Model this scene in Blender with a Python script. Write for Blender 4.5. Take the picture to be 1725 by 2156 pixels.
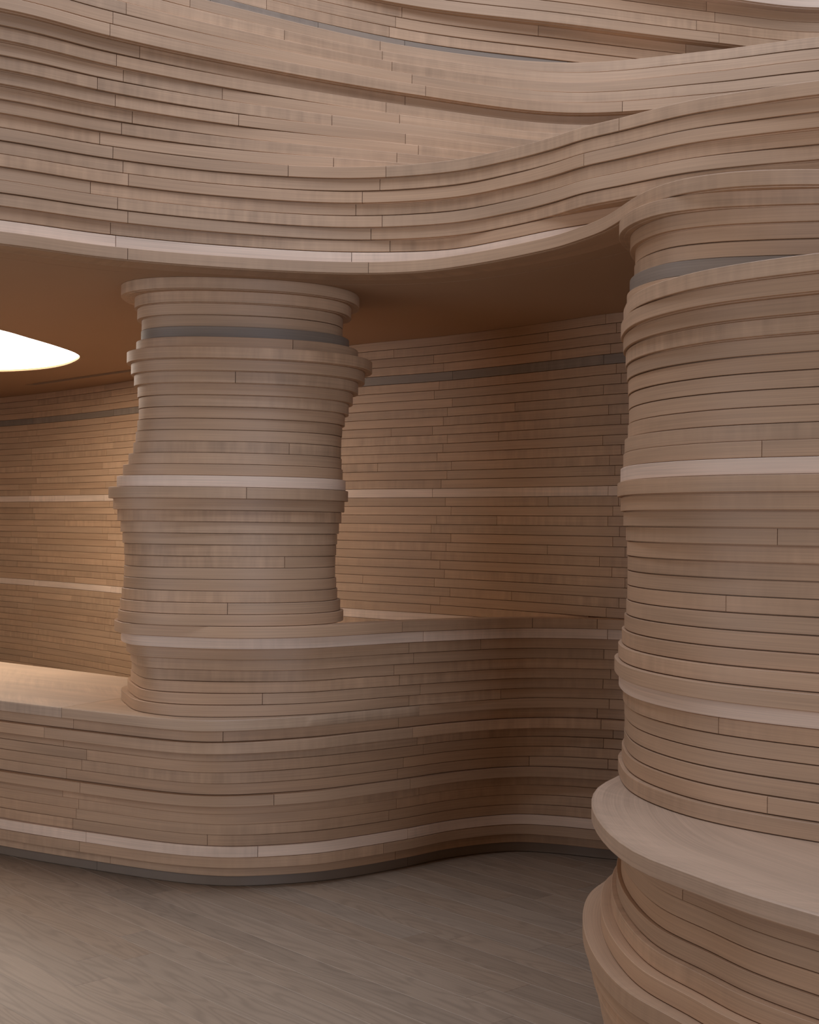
import bpy, bmesh, math, random
from mathutils import Matrix, Vector

for o in list(bpy.data.objects): bpy.data.objects.remove(o, do_unlink=True)
SC = bpy.context.scene
COL = SC.collection

# ------------------------------------------------------------------ camera
T = 0.046                 # height of one wooden layer
EYE = 33 * T              # eye height, four layers below the pale band
cam_d = bpy.data.cameras.new('camera'); cam = bpy.data.objects.new('camera', cam_d); COL.objects.link(cam)
cam_d.sensor_fit = 'VERTICAL'; cam_d.sensor_height = 36.0; cam_d.lens = 36.0 * 2850 / 2156
cam_d.shift_y = 0.012; cam_d.clip_start = 0.05; cam_d.clip_end = 100
cam.matrix_world = Matrix.Translation((0, 0, EYE)) @ Matrix.Rotation(math.pi/2, 4, 'X') @ Matrix.Rotation(0.0115, 4, 'Z')
SC.camera = cam

# ------------------------------------------------------------------ daylight, warm ambient and added front fill
world = bpy.data.worlds.new('world'); SC.world = world; world.use_nodes = True
bg = world.node_tree.nodes['Background']
bg.inputs['Color'].default_value = (1.0, 0.58, 0.28, 1); bg.inputs['Strength'].default_value = 0.13  # warm fill standing in for light bounced by the unseen wooden hall
def area(name, loc, target, sx, sy, power, col):
    d = bpy.data.lights.new(name, 'AREA'); d.shape = 'RECTANGLE'; d.size = sx; d.size_y = sy; d.energy = power; d.color = col
    o = bpy.data.objects.new(name, d); COL.objects.link(o); o.location = loc
    o.rotation_euler = (Vector(target) - Vector(loc)).to_track_quat('-Z', 'Y').to_euler()
    return o
area('atrium_skylight', (-0.2, 3.95, 6.0), (-0.2, 4.45, 1.0), 4.5, 2.6, 205, (0.65, 0.77, 1.0))
area('side_window', (-4.7, 2.7, 1.45), (-0.2, 4.9, 1.45), 3.0, 1.9, 50, (0.72, 0.82, 1.0))
area('front_fill_lamp', (2.7, -2.5, 2.0), (-0.9, 5.4, 1.5), 2.6, 2.4, 185, (0.67, 0.79, 1.0))  # unseen fill lamp, added to light the column front but not the recess
SC.view_settings.view_transform = 'Standard'; SC.view_settings.look = 'None'
SC.view_settings.exposure = 0.0; SC.view_settings.gamma = 1.0; SC.view_settings.use_curve_mapping = False

# ------------------------------------------------------------------ materials
def nodes_of(name):
    m = bpy.data.materials.new(name); m.use_nodes = True
    nt = m.node_tree; nt.nodes.clear()
    out = nt.nodes.new('ShaderNodeOutputMaterial'); p = nt.nodes.new('ShaderNodeBsdfPrincipled')
    nt.links.new(p.outputs[0], out.inputs[0])
    return m, nt, p
def math_node(nt, op, a, b=None, c=None):
    n = nt.nodes.new('ShaderNodeMath'); n.operation = op
    for i, v in enumerate((a, b, c)):
        if v is None: continue
        if isinstance(v, (int, float)): n.inputs[i].default_value = v
        else: nt.links.new(v, n.inputs[i])
    return n.outputs[0]
def noise(nt, vec, scale, detail=2.0, rough=0.5, dist=0.0):
    n = nt.nodes.new('ShaderNodeTexNoise'); n.inputs['Scale'].default_value = scale
    n.inputs['Detail'].default_value = detail; n.inputs['Roughness'].default_value = rough; n.inputs['Distortion'].default_value = dist
    nt.links.new(vec, n.inputs['Vector']); return n.outputs['Fac']
def stretched_uv(nt, sx, sy):
    """board UV in metres, shifted by a random amount for each board, then stretched"""
    uv = nt.nodes.new('ShaderNodeUVMap'); oi = nt.nodes.new('ShaderNodeObjectInfo')
    comb = nt.nodes.new('ShaderNodeCombineXYZ')
    r = math_node(nt, 'MULTIPLY', oi.outputs['Random'], 37.0); nt.links.new(r, comb.inputs[0]); nt.links.new(r, comb.inputs[1]); nt.links.new(r, comb.inputs[2])
    add = nt.nodes.new('ShaderNodeVectorMath'); add.operation = 'ADD'
    nt.links.new(uv.outputs[0], add.inputs[0]); nt.links.new(comb.outputs[0], add.inputs[1])
    mul = nt.nodes.new('ShaderNodeVectorMath'); mul.operation = 'MULTIPLY'; mul.inputs[1].default_value = (sx, sy, 1)
    nt.links.new(add.outputs[0], mul.inputs[0]); return mul.outputs[0], oi
def tint(nt, base, fac):
    n = nt.nodes.new('ShaderNodeMix'); n.data_type = 'RGBA'; n.blend_type = 'MULTIPLY'; n.inputs[0].default_value = 1.0
    nt.links.new(base, n.inputs[6])
    c = nt.nodes.new('ShaderNodeCombineColor')
    for i in range(3): nt.links.new(fac, c.inputs[i])
    nt.links.new(c.outputs[0], n.inputs[7]); return n.outputs[2]
def maple():
    m, nt, p = nodes_of('maple_board')
    v1, oi = stretched_uv(nt, 2.2, 260); v2, _ = stretched_uv(nt, 26, 3.0); v3, _ = stretched_uv(nt, 1.3, 9)
    fine = noise(nt, v1, 1.0, 2.0, 0.65); curl = noise(nt, v2, 1.0, 2.0, 0.6); slow = noise(nt, v3, 1.0, 2.0, 0.55)
    v4, _ = stretched_uv(nt, 0.8, 3); where = noise(nt, v4, 1.0, 0.0)
    gate = math_node(nt, 'MULTIPLY', math_node(nt, 'SUBTRACT', where, 0.42), 3.2)
    gate.node.use_clamp = True
    a = math_node(nt, 'MULTIPLY', math_node(nt, 'SUBTRACT', fine, 0.5), 0.50)
    b = math_node(nt, 'MULTIPLY', math_node(nt, 'MULTIPLY', math_node(nt, 'SUBTRACT', curl, 0.5), 0.62), gate)
    c = math_node(nt, 'MULTIPLY', math_node(nt, 'SUBTRACT', slow, 0.5), 0.5)
    f = math_node(nt, 'ADD', math_node(nt, 'ADD', math_node(nt, 'ADD', a, b), c), 1.0)
    nt.links.new(tint(nt, oi.outputs['Color'], f), p.inputs['Base Color'])
    nt.links.new(math_node(nt, 'ADD', math_node(nt, 'MULTIPLY', fine, 0.12), 0.44), p.inputs['Roughness'])
    p.inputs['Specular IOR Level'].default_value = 0.35
    return m
def oak():
    m, nt, p = nodes_of('grey_oak_plank')
    v1, oi = stretched_uv(nt, 5, 190); v2, _ = stretched_uv(nt, 1.1, 8.5)
    fine = noise(nt, v1, 1.0, 3.0, 0.7); field = noise(nt, v2, 1.0, 1.5, 0.45, 0.3)
    rings = math_node(nt, 'SINE', math_node(nt, 'MULTIPLY', field, 85.0))
    rings = math_node(nt, 'POWER', math_node(nt, 'ADD', math_node(nt, 'MULTIPLY', rings, 0.5), 0.5), 2.5)
    slow = noise(nt, v2, 0.5, 2.0)
    a = math_node(nt, 'MULTIPLY', math_node(nt, 'SUBTRACT', fine, 0.5), 0.5)
    b = math_node(nt, 'MULTIPLY', math_node(nt, 'MULTIPLY', rings, -0.21), math_node(nt, 'ADD', fine, 0.3))
    c = math_node(nt, 'MULTIPLY', math_node(nt, 'SUBTRACT', slow, 0.5), 0.25)
    f = math_node(nt, 'ADD', math_node(nt, 'ADD', math_node(nt, 'ADD', a, b), c), 1.05)
    nt.links.new(tint(nt, oi.outputs['Color'], f), p.inputs['Base Color'])
    nt.links.new(math_node(nt, 'ADD', math_node(nt, 'MULTIPLY', fine, 0.15), 0.42), p.inputs['Roughness'])
    p.inputs['Specular IOR Level'].default_value = 0.35
    return m
def plain(name, col, rough=0.6, amount=0.06, scale=6.0):
    m, nt, p = nodes_of(name)
    tc = nt.nodes.new('ShaderNodeTexCoord')
    n = noise(nt, tc.outputs['Object'], scale, 3.0)
    rgb = nt.nodes.new('ShaderNodeRGB'); rgb.outputs[0].default_value = (*col, 1)
    f = math_node(nt, 'ADD', math_node(nt, 'MULTIPLY', math_node(nt, 'SUBTRACT', n, 0.5), amount * 2), 1.0)
    nt.links.new(tint(nt, rgb.outputs[0], f), p.inputs['Base Color']); p.inputs['Roughness'].default_value = rough
    return m
def glowing(name, col, strength):
    m, nt, p = nodes_of(name)
    p.inputs['Base Color'].default_value = (0.8, 0.8, 0.8, 1)
    p.inputs['Emission Color'].default_value = (*col, 1); p.inputs['Emission Strength'].default_value = strength
    return m
MAPLE = maple(); OAK = oak(); EDGE = plain('highlight_oak_edge', (0.41, 0.31, 0.22), 0.5)  # edge colour is lighter oak, a painted bevel highlight
PAINT = plain('taupe_ceiling_paint', (0.45, 0.275, 0.155), 0.75, 0.03, 2.0)
DARK = plain('dark_core', (0.05, 0.04, 0.03), 0.9)
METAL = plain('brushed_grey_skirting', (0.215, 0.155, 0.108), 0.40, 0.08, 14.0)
GLOW = glowing('luminous_membrane', (1.0, 0.88, 0.76), 6.0)

# ------------------------------------------------------------------ helpers
def zb(b): return EYE + (4 - b) * T          # height of layer boundary b (layer k lies between b = k and b = k + 1)
def spline(pts, closed=False, step=0.03):
    n = len(pts); out = []
    d = lambda a, b: max(1e-6, math.hypot(a[0]-b[0], a[1]-b[1])) ** 0.5
    for i in range(n if closed else n - 1):
        p1 = pts[i]; p2 = pts[(i+1) % n]
        p0 = pts[(i-1) % n] if (closed or i > 0) else (2*p1[0]-p2[0], 2*p1[1]-p2[1])
        p3 = pts[(i+2) % n] if (closed or i+2 < n) else (2*p2[0]-p1[0], 2*p2[1]-p1[1])
        t1 = d(p0, p1); t2 = t1 + d(p1, p2); t3 = t2 + d(p2, p3)
        m = max(2, int(math.hypot(p2[0]-p1[0], p2[1]-p1[1]) / step))
        for j in range(m):
            t = t1 + (t2 - t1) * j / m; q = []
            for c in (0, 1):
                a1 = (t1-t)/t1*p0[c] + t/t1*p1[c]
                a2 = (t2-t)/(t2-t1)*p1[c] + (t-t1)/(t2-t1)*p2[c]
                a3 = (t3-t)/(t3-t2)*p2[c] + (t-t2)/(t3-t2)*p3[c]
                b1 = (t2-t)/t2*a1 + t/t2*a2
                b2 = (t3-t)/(t3-t1)*a2 + (t-t1)/(t3-t1)*a3
                q.append((t2-t)/(t2-t1)*b1 + (t-t1)/(t2-t1)*b2)
            out.append(tuple(q))
    if not closed: out.append(tuple(pts[-1]))
    return out
def normals(c, closed=False):
    n = len(c); res = []
    for i in range(n):
        a = c[(i-1) % n] if (closed or i > 0) else c[i]; b = c[(i+1) % n] if (closed or i < n-1) else c[i]
        tx, ty = b[0]-a[0], b[1]-a[1]; L = math.hypot(tx, ty) or 1; res.append((ty/L, -tx/L))
    return res
def offset(c, w, closed=False):
    return [(p[0]+n[0]*w, p[1]+n[1]*w) for p, n in zip(c, normals(c, closed))]
def lengths(c):
    s = [0.0]
    for i in range(1, len(c)): s.append(s[-1] + math.hypot(c[i][0]-c[i-1][0], c[i][1]-c[i-1][1]))
    return s
def link(name, me, mat, parent=None, color=None):
    o = bpy.data.objects.new(name, me); COL.objects.link(o)
    if mat: me.materials.append(mat)
    if parent: o.parent = parent
    if color: o.color = (*color, 1)
    return o
def mesh_from(name, verts, faces, uvs=None, smooth=35):
    me = bpy.data.meshes.new(name); me.from_pydata(verts, [], faces)
    if uvs:
        lay = me.uv_layers.new(name='UVMap')
        for l in me.loops: lay.data[l.index].uv = uvs[l.vertex_index]
    if smooth:
        me.polygons.foreach_set('use_smooth', [True] * len(me.polygons)); me.set_sharp_from_angle(angle=math.radians(smooth))
    me.update(); return me
def empty(name, loc):
    o = bpy.data.objects.new(name, None); o.location = loc; COL.objects.link(o); o.empty_display_size = 0.1; return o
def tag(o, label=None, category=None, kind=None, group=None):
    if label: o['label'] = label
    if category: o['category'] = category
    if kind: o['kind'] = kind
    if group: o['group'] = group
    return o
def cut(c, s, a, b):
    """piece of polyline c (arc lengths s) from a to b"""
    def at(x):
        for i in range(1, len(s)):
            if x <= s[i]:
                f = (x - s[i-1]) / max(1e-9, s[i]-s[i-1]); return (c[i-1][0]+(c[i][0]-c[i-1][0])*f, c[i-1][1]+(c[i][1]-c[i-1][1])*f)
        return c[-1]
    return [at(a)] + [c[i] for i in range(len(c)) if a + 0.008 < s[i] < b - 0.008] + [at(b)]
GROOVE = 0.002; CH = 0.0012; DEEP = 0.016
def board(name, piece, z0, z1, w, mat, parent, color, nrm=None, ends=True, g=GROOVE):
    """one curved board: front follows the polyline, w deep; small chamfers, a shadow groove below and at both ends"""
    n = len(piece); N = nrm or normals(piece)
    prof = [(0, z0+g+CH), (0, z1-CH), (-CH, z1), (-DEEP, z1), (-w, z1), (-w, z0), (-DEEP, z0), (-DEEP, z0+g), (-CH, z0+g)]
    vv = [z0, z1, z1+CH, z1+DEEP, z1+w, z0-w, z0-DEEP-g, z0-DEEP, z0-CH]
    L = lengths(piece); m = len(prof); verts = []; uvs = []; faces = []
    ox, oy = (parent.location.x, parent.location.y) if parent else (0, 0); oz = parent.location.z if parent else 0
    for i, (p, nn) in enumerate(zip(piece, N)):
        tx, ty = -nn[1], nn[0]
        for j, (d, z) in enumerate(prof):
            e = 0.0
            if ends and j in (0, 1, 2, 8):
                if i == 0: e = 0.0011
                if i == n-1: e = -0.0011
            verts.append((p[0]+nn[0]*d+tx*e-ox, p[1]+nn[1]*d+ty*e-oy, z-oz)); uvs.append((L[i], vv[j]))
    for i in range(n-1):
        for j in range(m):
            k = (j+1) % m; faces.append((i*m+j, i*m+k, (i+1)*m+k, (i+1)*m+j))
    faces.append(tuple(reversed(range(m)))); faces.append(tuple((n-1)*m+j for j in range(m)))
    return link(name, mesh_from(name, verts, faces, uvs), mat, parent, color)
R = random.Random(11)
TAN = (0.50, 0.315, 0.188); PALE = (0.76, 0.56, 0.41); GREY = (0.27, 0.205, 0.15)
def shade(k, dark=1.0):
    if k in (-48, -19, 0, 14, 33): b, j = PALE, 0.02
    elif k in (-13, -40): b, j = GREY, 0.06
    else: b, j = TAN, 0.06
    f = 1 + R.uniform(-j, j); w = R.uniform(-j, j) * 0.3
    return (b[0]*f*(1+w), b[1]*f, b[2]*f*(1-w))
def layered(plan, parent, w, name='board', closed=False, skip=(), mat=None, step=0.03, g=GROOVE):
    for k in sorted(plan):
        if k in skip: continue
        pts, js = plan[k]; wk = w(k) if callable(w) else w
        c = spline(pts, closed, step)
        if closed:                                   # ring: turn it so that it starts at the back, close it
            h = int(len(c) * 0.75); c = c[h:] + c[:h] + [c[h]]
            s0 = lengths(spline(pts, True, step)); tot = lengths(c)[-1]
            sh = s0[h]; js = sorted((j - sh) % tot for j in js)
            if not js: js = [tot * R.uniform(0.02, 0.1)]
        s = lengths(c); stops = [0] + [j for j in js if 0.03 < j < s[-1]-0.03] + [s[-1]]
        for a, b in zip(stops, stops[1:]):
            board(name, cut(c, s, a, b), zb(k+1), zb(k), wk, mat or MAPLE, parent, shade(k), g=g)
def sheet(name, c, z0, z1, thick, mat, parent=None):
    """upright curved sheet, thick behind the polyline"""
    back = offset(c, -thick); n = len(c); v = []
    for z in (z0, z1): v += [(x, y, z) for x, y in c]
    for z in (z0, z1): v += [(x, y, z) for x, y in back]
    f = []
    for i in range(n-1):
        f += [(i, i+1, n+i+1, n+i), (2*n+i+1, 2*n+i, 3*n+i, 3*n+i+1), (n+i, n+i+1, 3*n+i+1, 3*n+i), (i+1, i, 2*n+i, 2*n+i+1)]
    f += [(0, n, 3*n, 2*n), (n-1, 3*n-1, 4*n-1, 2*n-1)]
    return link(name, mesh_from(name, v, f), mat, parent)
def slab(name, front, back, z0, z1, mat, parent=None, color=None, bevel=0.0015):
    """flat slab between two polylines (resampled to the same count)"""
    def res(c, m):
        s = lengths(c); return [cut(c, s, 0, max(0.001, s[-1]*i/(m-1)))[-1] for i in range(m)]
    m = 60; a = res(front, m); b = res(back, m); q = 6
    ox, oy, oz = parent.location if parent else (0, 0, 0)
    v = []; uv = []; f = []; la = lengths(a); lb = lengths(b)
    rows = [(0, bevel, z0), (0, 0, z0+bevel), (0, 0, z1-bevel), (0, bevel, z1)] + [(j/q, 0, z1) for j in range(1, q+1)] + [(1, 0, z0)]
    for t, ins, z in rows:
        for ii, (p, r) in enumerate(zip(a, b)):
            L = math.hypot(r[0]-p[0], r[1]-p[1]) or 1; tt = t + ins / L
            x, y = p[0]+(r[0]-p[0])*tt, p[1]+(r[1]-p[1])*tt
            v.append((x-ox, y-oy, z-oz)); uv.append((la[ii]*(1-t)+lb[ii]*t, tt*L + z))
    nr = len(rows)
    for i in range(nr):
        k = (i+1) % nr
        for j in range(m-1): f.append((i*m+j, i*m+j+1, k*m+j+1, k*m+j))
    f.append(tuple(i*m for i in range(nr))); f.append(tuple(i*m+m-1 for i in reversed(range(nr))))
    return link(name, mesh_from(name, v, f, uv), mat, parent, color)

# ------------------------------------------------------------------ plan of every wooden layer, in metres
# layer number: (control points of its front edge seen from above, arc lengths of the butt joints); layer 0 is the pale band above eye height
PLAN = {
 'canopy': {
  -26: ([(-3.597,3.545),(-2.497,4.195),(-1.456,4.766),(-1.121,4.989),(-0.709,5.17),(-0.241,5.238),(0.139,5.126),(0.363,4.943),(0.487,4.807),(0.584,4.678),(0.692,4.572),(0.884,4.38),(1.083,4.251),(1.244,4.163),(1.699,3.994),(2.399,3.894)],[2.88,3.55,3.93,4.98]),
  -25: ([(-3.6,3.55),(-2.5,4.2),(-1.459,4.771),(-1.123,4.994),(-0.71,5.176),(-0.241,5.25),(0.143,5.141),(0.368,4.955),(0.493,4.815),(0.589,4.682),(0.697,4.576),(0.889,4.388),(1.089,4.265),(1.25,4.182),(1.7,4.0),(2.4,3.9)],[2.92,3.91]),
  -24: ([(-3.598,3.547),(-2.498,4.197),(-1.456,4.767),(-1.121,4.991),(-0.708,5.172),(-0.241,5.253),(0.142,5.148),(0.367,4.959),(0.49,4.816),(0.586,4.68),(0.695,4.573),(0.888,4.387),(1.089,4.27),(1.253,4.192),(1.699,3.996),(2.399,3.896)],[2.94,3.84,4.85]),
  -23: ([(-3.602,3.553),(-2.502,4.203),(-1.46,4.774),(-1.124,4.998),(-0.71,5.18),(-0.24,5.267),(0.146,5.165),(0.373,4.973),(0.498,4.824),(0.593,4.685),(0.701,4.579),(0.894,4.397),(1.096,4.285),(1.261,4.212),(1.701,4.004),(2.401,3.904)],[2.8,3.82]),
  -22: ([(-3.598,3.547),(-2.498,4.197),(-1.455,4.767),(-1.12,4.991),(-0.707,5.172),(-0.24,5.265),(0.144,5.168),(0.369,4.974),(0.492,4.823),(0.587,4.68),(0.696,4.573),(0.89,4.393),(1.095,4.286),(1.263,4.219),(1.699,3.996),(2.399,3.896)],[2.9,3.92]),
  -21: ([(-3.6,3.55),(-2.5,4.2),(-1.457,4.771),(-1.121,4.994),(-0.708,5.176),(-0.24,5.276),(0.146,5.182),(0.373,4.985),(0.496,4.829),(0.591,4.682),(0.699,4.576),(0.894,4.399),(1.099,4.298),(1.269,4.236),(1.7,4.0),(2.4,3.9)],[2.94,3.88]),
  -20: ([(-3.6,3.55),(-2.5,4.2),(-1.46,4.785),(-1.124,5.01),(-0.709,5.188),(-0.239,5.282),(0.129,5.213),(0.341,5.023),(0.499,4.847),(0.645,4.716),(0.719,4.657),(0.978,4.429),(1.272,4.243),(1.7,4.1),(2.4,4.05)],[2.88,3.96]),
  -19: ([(-3.6,3.55),(-2.5,4.2),(-1.46,4.785),(-1.124,5.01),(-0.708,5.188),(-0.239,5.282),(0.13,5.213),(0.341,5.023),(0.499,4.847),(0.646,4.716),(0.719,4.657),(0.979,4.429),(1.272,4.243),(1.7,4.1),(2.4,4.05)],[2.9,3.81]),
  -18: ([(-3.6,3.55),(-2.5,4.2),(-1.449,4.75),(-1.118,4.985),(-0.703,5.151),(-0.236,5.234),(0.02,5.182),(0.231,5.023),(0.487,4.724),(0.554,4.6),(0.615,4.459),(0.648,4.327),(0.665,4.229),(0.692,4.11),(0.724,4.021),(0.787,3.925),(0.908,3.845),(1.055,3.811),(1.14,3.806),(1.6,3.77),(2.4,3.74)],[2.94,3.86]),
 },
 'upper': {
  -50: ([(-3.6,3.55),(-2.5,4.2),(-1.44,4.665),(-1.122,4.929),(-0.735,5.265),(-0.027,5.627),(0.659,5.801),(1.287,5.973),(1.817,6.098),(2.317,5.978),(3.017,5.898)],[4.86]),
  -49: ([(-3.6,3.55),(-2.5,4.2),(-1.44,4.665),(-1.122,4.929),(-0.734,5.265),(-0.027,5.627),(0.659,5.801),(1.287,5.973),(1.818,6.098),(2.318,5.978),(3.018,5.898)],[4.24]),
  -48: ([(-3.6,3.55),(-2.5,4.2),(-1.439,4.665),(-1.121,4.929),(-0.734,5.265),(-0.026,5.627),(0.66,5.801),(1.288,5.973),(1.818,6.098),(2.318,5.978),(3.018,5.898)],[4.65]),
  -47: ([(-3.6,3.55),(-2.5,4.2),(-1.439,4.665),(-1.121,4.929),(-0.733,5.265),(-0.026,5.646),(0.665,5.84),(1.302,6.036),(1.836,6.155),(2.336,6.035),(3.036,5.955)],[4.88,5.55]),
  -46: ([(-3.6,3.55),(-2.5,4.2),(-1.438,4.665),(-1.12,4.929),(-0.733,5.265),(-0.025,5.646),(0.665,5.84),(1.302,6.033),(1.835,6.15),(2.335,6.03),(3.035,5.95)],[4.46,5.59]),
  -45: ([(-3.6,3.55),(-2.5,4.2),(-1.438,4.665),(-1.119,4.929),(-0.732,5.265),(-0.025,5.646),(0.666,5.84),(1.302,6.03),(1.834,6.145),(2.334,6.025),(3.034,5.945)],[4.25,5.5]),
  -44: ([(-3.6,3.55),(-2.5,4.2),(-1.437,4.665),(-1.119,4.929),(-0.732,5.265),(-0.024,5.646),(0.666,5.84),(1.302,6.028),(1.833,6.141),(2.333,6.021),(3.033,5.941)],[3.82,5.61]),
  -43: ([(-3.6,3.55),(-2.5,4.2),(-1.437,4.665),(-1.118,4.929),(-0.731,5.265),(-0.024,5.675),(0.673,5.892),(1.315,6.084),(1.847,6.184),(2.347,6.064),(3.047,5.984)],[4.15,4.77,5.48]),
  -42: ([(-3.6,3.55),(-2.5,4.2),(-1.436,4.665),(-1.117,4.925),(-0.73,5.258),(-0.023,5.675),(0.674,5.897),(1.314,6.079),(1.846,6.179),(2.346,6.059),(3.046,5.979)],[4.12,5.54]),
  -41: ([(-3.6,3.55),(-2.5,4.2),(-1.435,4.665),(-1.116,4.922),(-0.728,5.251),(-0.023,5.675),(0.675,5.901),(1.314,6.074),(1.845,6.174),(2.345,6.054),(3.045,5.974)],[3.53,4.09]),
  -40: ([(-3.6,3.55),(-2.5,4.2),(-1.435,4.665),(-1.115,4.919),(-0.727,5.244),(-0.022,5.675),(0.676,5.905),(1.313,6.069),(1.844,6.169),(2.344,6.049),(3.044,5.969)],[3.28,3.76,4.16,4.91]),
  -39: ([(-3.6,3.55),(-2.5,4.2),(-1.429,4.649),(-1.108,4.892),(-0.718,5.182),(-0.021,5.603),(0.661,5.775),(1.214,5.615),(1.624,5.44),(2.124,5.32),(2.824,5.24)],[3.17,4.01]),
  -38: ([(-3.601,3.552),(-2.501,4.202),(-1.429,4.647),(-1.108,4.892),(-0.717,5.174),(-0.022,5.58),(0.661,5.767),(1.214,5.613),(1.625,5.442),(2.125,5.322),(2.825,5.242)],[3.57,4.01]),
  -37: ([(-3.598,3.547),(-2.499,4.197),(-1.425,4.638),(-1.104,4.886),(-0.713,5.161),(-0.019,5.551),(0.66,5.752),(1.213,5.606),(1.624,5.437),(2.124,5.317),(2.825,5.237)],[2.91,4.04]),
  -36: ([(-3.6,3.55),(-2.5,4.2),(-1.424,4.637),(-1.105,4.886),(-0.713,5.154),(-0.02,5.53),(0.659,5.745),(1.213,5.606),(1.625,5.44),(2.125,5.32),(2.825,5.24)],[2.86,4.12]),
  -35: ([(-3.6,3.55),(-2.5,4.2),(-1.422,4.633),(-1.104,4.885),(-0.711,5.145),(-0.019,5.506),(0.659,5.735),(1.213,5.603),(1.626,5.44),(2.126,5.32),(2.826,5.24)],[2.85,4.17,5.04]),
  -34: ([(-3.598,3.547),(-2.498,4.196),(-1.43,4.662),(-1.109,4.916),(-0.713,5.174),(-0.017,5.54),(0.664,5.771),(1.223,5.647),(1.639,5.482),(2.14,5.361),(2.84,5.281)],[2.97,4.09]),
  -33: ([(-3.596,3.543),(-2.496,4.193),(-1.432,4.673),(-1.109,4.923),(-0.71,5.17),(-0.015,5.508),(0.662,5.738),(1.224,5.647),(1.644,5.497),(2.145,5.377),(2.846,5.297)],[2.88,3.99]),
  -32: ([(-3.6,3.55),(-2.5,4.2),(-1.439,4.694),(-1.115,4.939),(-0.714,5.177),(-0.018,5.487),(0.658,5.718),(1.227,5.658),(1.653,5.525),(2.153,5.405),(2.853,5.325)],[2.91,3.3,4.04]),
  -31: ([(-3.597,3.545),(-2.497,4.195),(-1.44,4.703),(-1.113,4.944),(-0.71,5.171),(-0.015,5.454),(0.656,5.683),(1.227,5.655),(1.658,5.539),(2.159,5.419),(2.859,5.339)],[2.81,3.74]),
  -30: ([(-3.598,3.547),(-2.498,4.196),(-1.445,4.72),(-1.116,4.955),(-0.711,5.172),(-0.015,5.428),(0.653,5.657),(1.229,5.661),(1.666,5.561),(2.166,5.441),(2.866,5.361)],[2.88,3.36,4.04]),
  -29: ([(-3.602,3.553),(-2.502,4.204),(-1.453,4.741),(-1.122,4.972),(-0.713,5.179),(-0.018,5.408),(0.649,5.637),(1.231,5.672),(1.674,5.589),(2.174,5.469),(2.874,5.389)],[2.95,4.09]),
  -28: ([(-3.6,3.55),(-2.5,4.2),(-1.455,4.752),(-1.122,4.979),(-0.711,5.174),(-0.016,5.378),(0.647,5.606),(1.232,5.672),(1.68,5.606),(2.18,5.486),(2.88,5.406)],[2.91,3.99,4.5]),
  -27: ([(-3.6,3.55),(-2.5,4.2),(-1.459,4.767),(-1.123,4.989),(-0.71,5.174),(-0.015,5.351),(0.645,5.579),(1.233,5.675),(1.687,5.627),(2.187,5.507),(2.887,5.427)],[2.83,3.73,4.52]),
 },
 'wall': {
  -17: ([(-5.301,7.2),(-5.501,8.6),(-5.301,10.0),(-4.75,11.0),(-4.0,11.251),(-3.28,10.75),(-2.56,10.05),(-1.86,9.23),(-1.1,8.2),(-0.313,7.32),(0.182,6.92),(0.656,6.42),(0.937,6.1),(1.3,5.861),(1.8,5.751),(2.6,5.701)],[4.86,6.24,7.27,8.92,11.91]),
  -16: ([(-5.301,7.2),(-5.501,8.6),(-5.301,10.0),(-4.751,11.001),(-4.0,11.251),(-3.279,10.751),(-2.559,10.051),(-1.859,9.231),(-1.099,8.201),(-0.312,7.321),(0.183,6.921),(0.657,6.421),(0.938,6.101),(1.3,5.861),(1.8,5.751),(2.6,5.701)],[4.9,6.27,7.37,8.94,10.52,11.55,11.97]),
  -15: ([(-5.299,7.2),(-5.499,8.6),(-5.299,10.0),(-4.75,11.0),(-4.0,11.249),(-3.28,10.75),(-2.56,10.05),(-1.86,9.23),(-1.1,8.2),(-0.313,7.32),(0.182,6.92),(0.656,6.42),(0.937,6.1),(1.3,5.859),(1.8,5.749),(2.6,5.699)],[4.98,6.19,7.25,9.1,10.78]),
  -14: ([(-5.302,7.2),(-5.502,8.6),(-5.301,10.0),(-4.751,11.001),(-4.0,11.252),(-3.279,10.751),(-2.559,10.051),(-1.859,9.231),(-1.099,8.201),(-0.312,7.321),(0.183,6.921),(0.657,6.421),(0.938,6.101),(1.301,5.861),(1.8,5.752),(2.6,5.702)],[5.01,6.2,6.93,7.34,9.03,10.85,11.57,11.94]),
  -13: ([(-5.3,7.2),(-5.5,8.6),(-5.3,10.0),(-4.75,11.0),(-4.0,11.25),(-3.28,10.75),(-2.56,10.05),(-1.86,9.23),(-1.1,8.2),(-0.313,7.32),(0.182,6.92),(0.656,6.42),(0.937,6.1),(1.3,5.86),(1.8,5.75),(2.6,5.7)],[4.86,6.2,7.41,8.77,10.91,11.9]),
  -12: ([(-5.3,7.2),(-5.5,8.6),(-5.3,10.0),(-4.75,11.0),(-4.0,11.25),(-3.28,10.75),(-2.56,10.05),(-1.86,9.23),(-1.1,8.2),(-0.313,7.32),(0.182,6.92),(0.656,6.42),(0.937,6.1),(1.3,5.86),(1.8,5.75),(2.6,5.7)],[4.89,6.12,6.86,7.27,8.72,10.82,11.97]),
  -11: ([(-5.302,7.2),(-5.502,8.6),(-5.302,10.0),(-4.751,11.001),(-4.0,11.252),(-3.279,10.751),(-2.559,10.051),(-1.859,9.231),(-1.099,8.201),(-0.312,7.321),(0.183,6.921),(0.657,6.421),(0.938,6.101),(1.301,5.861),(1.8,5.752),(2.6,5.702)],[4.94,6.26,7.36,9.07,10.79,12.0]),
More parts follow.
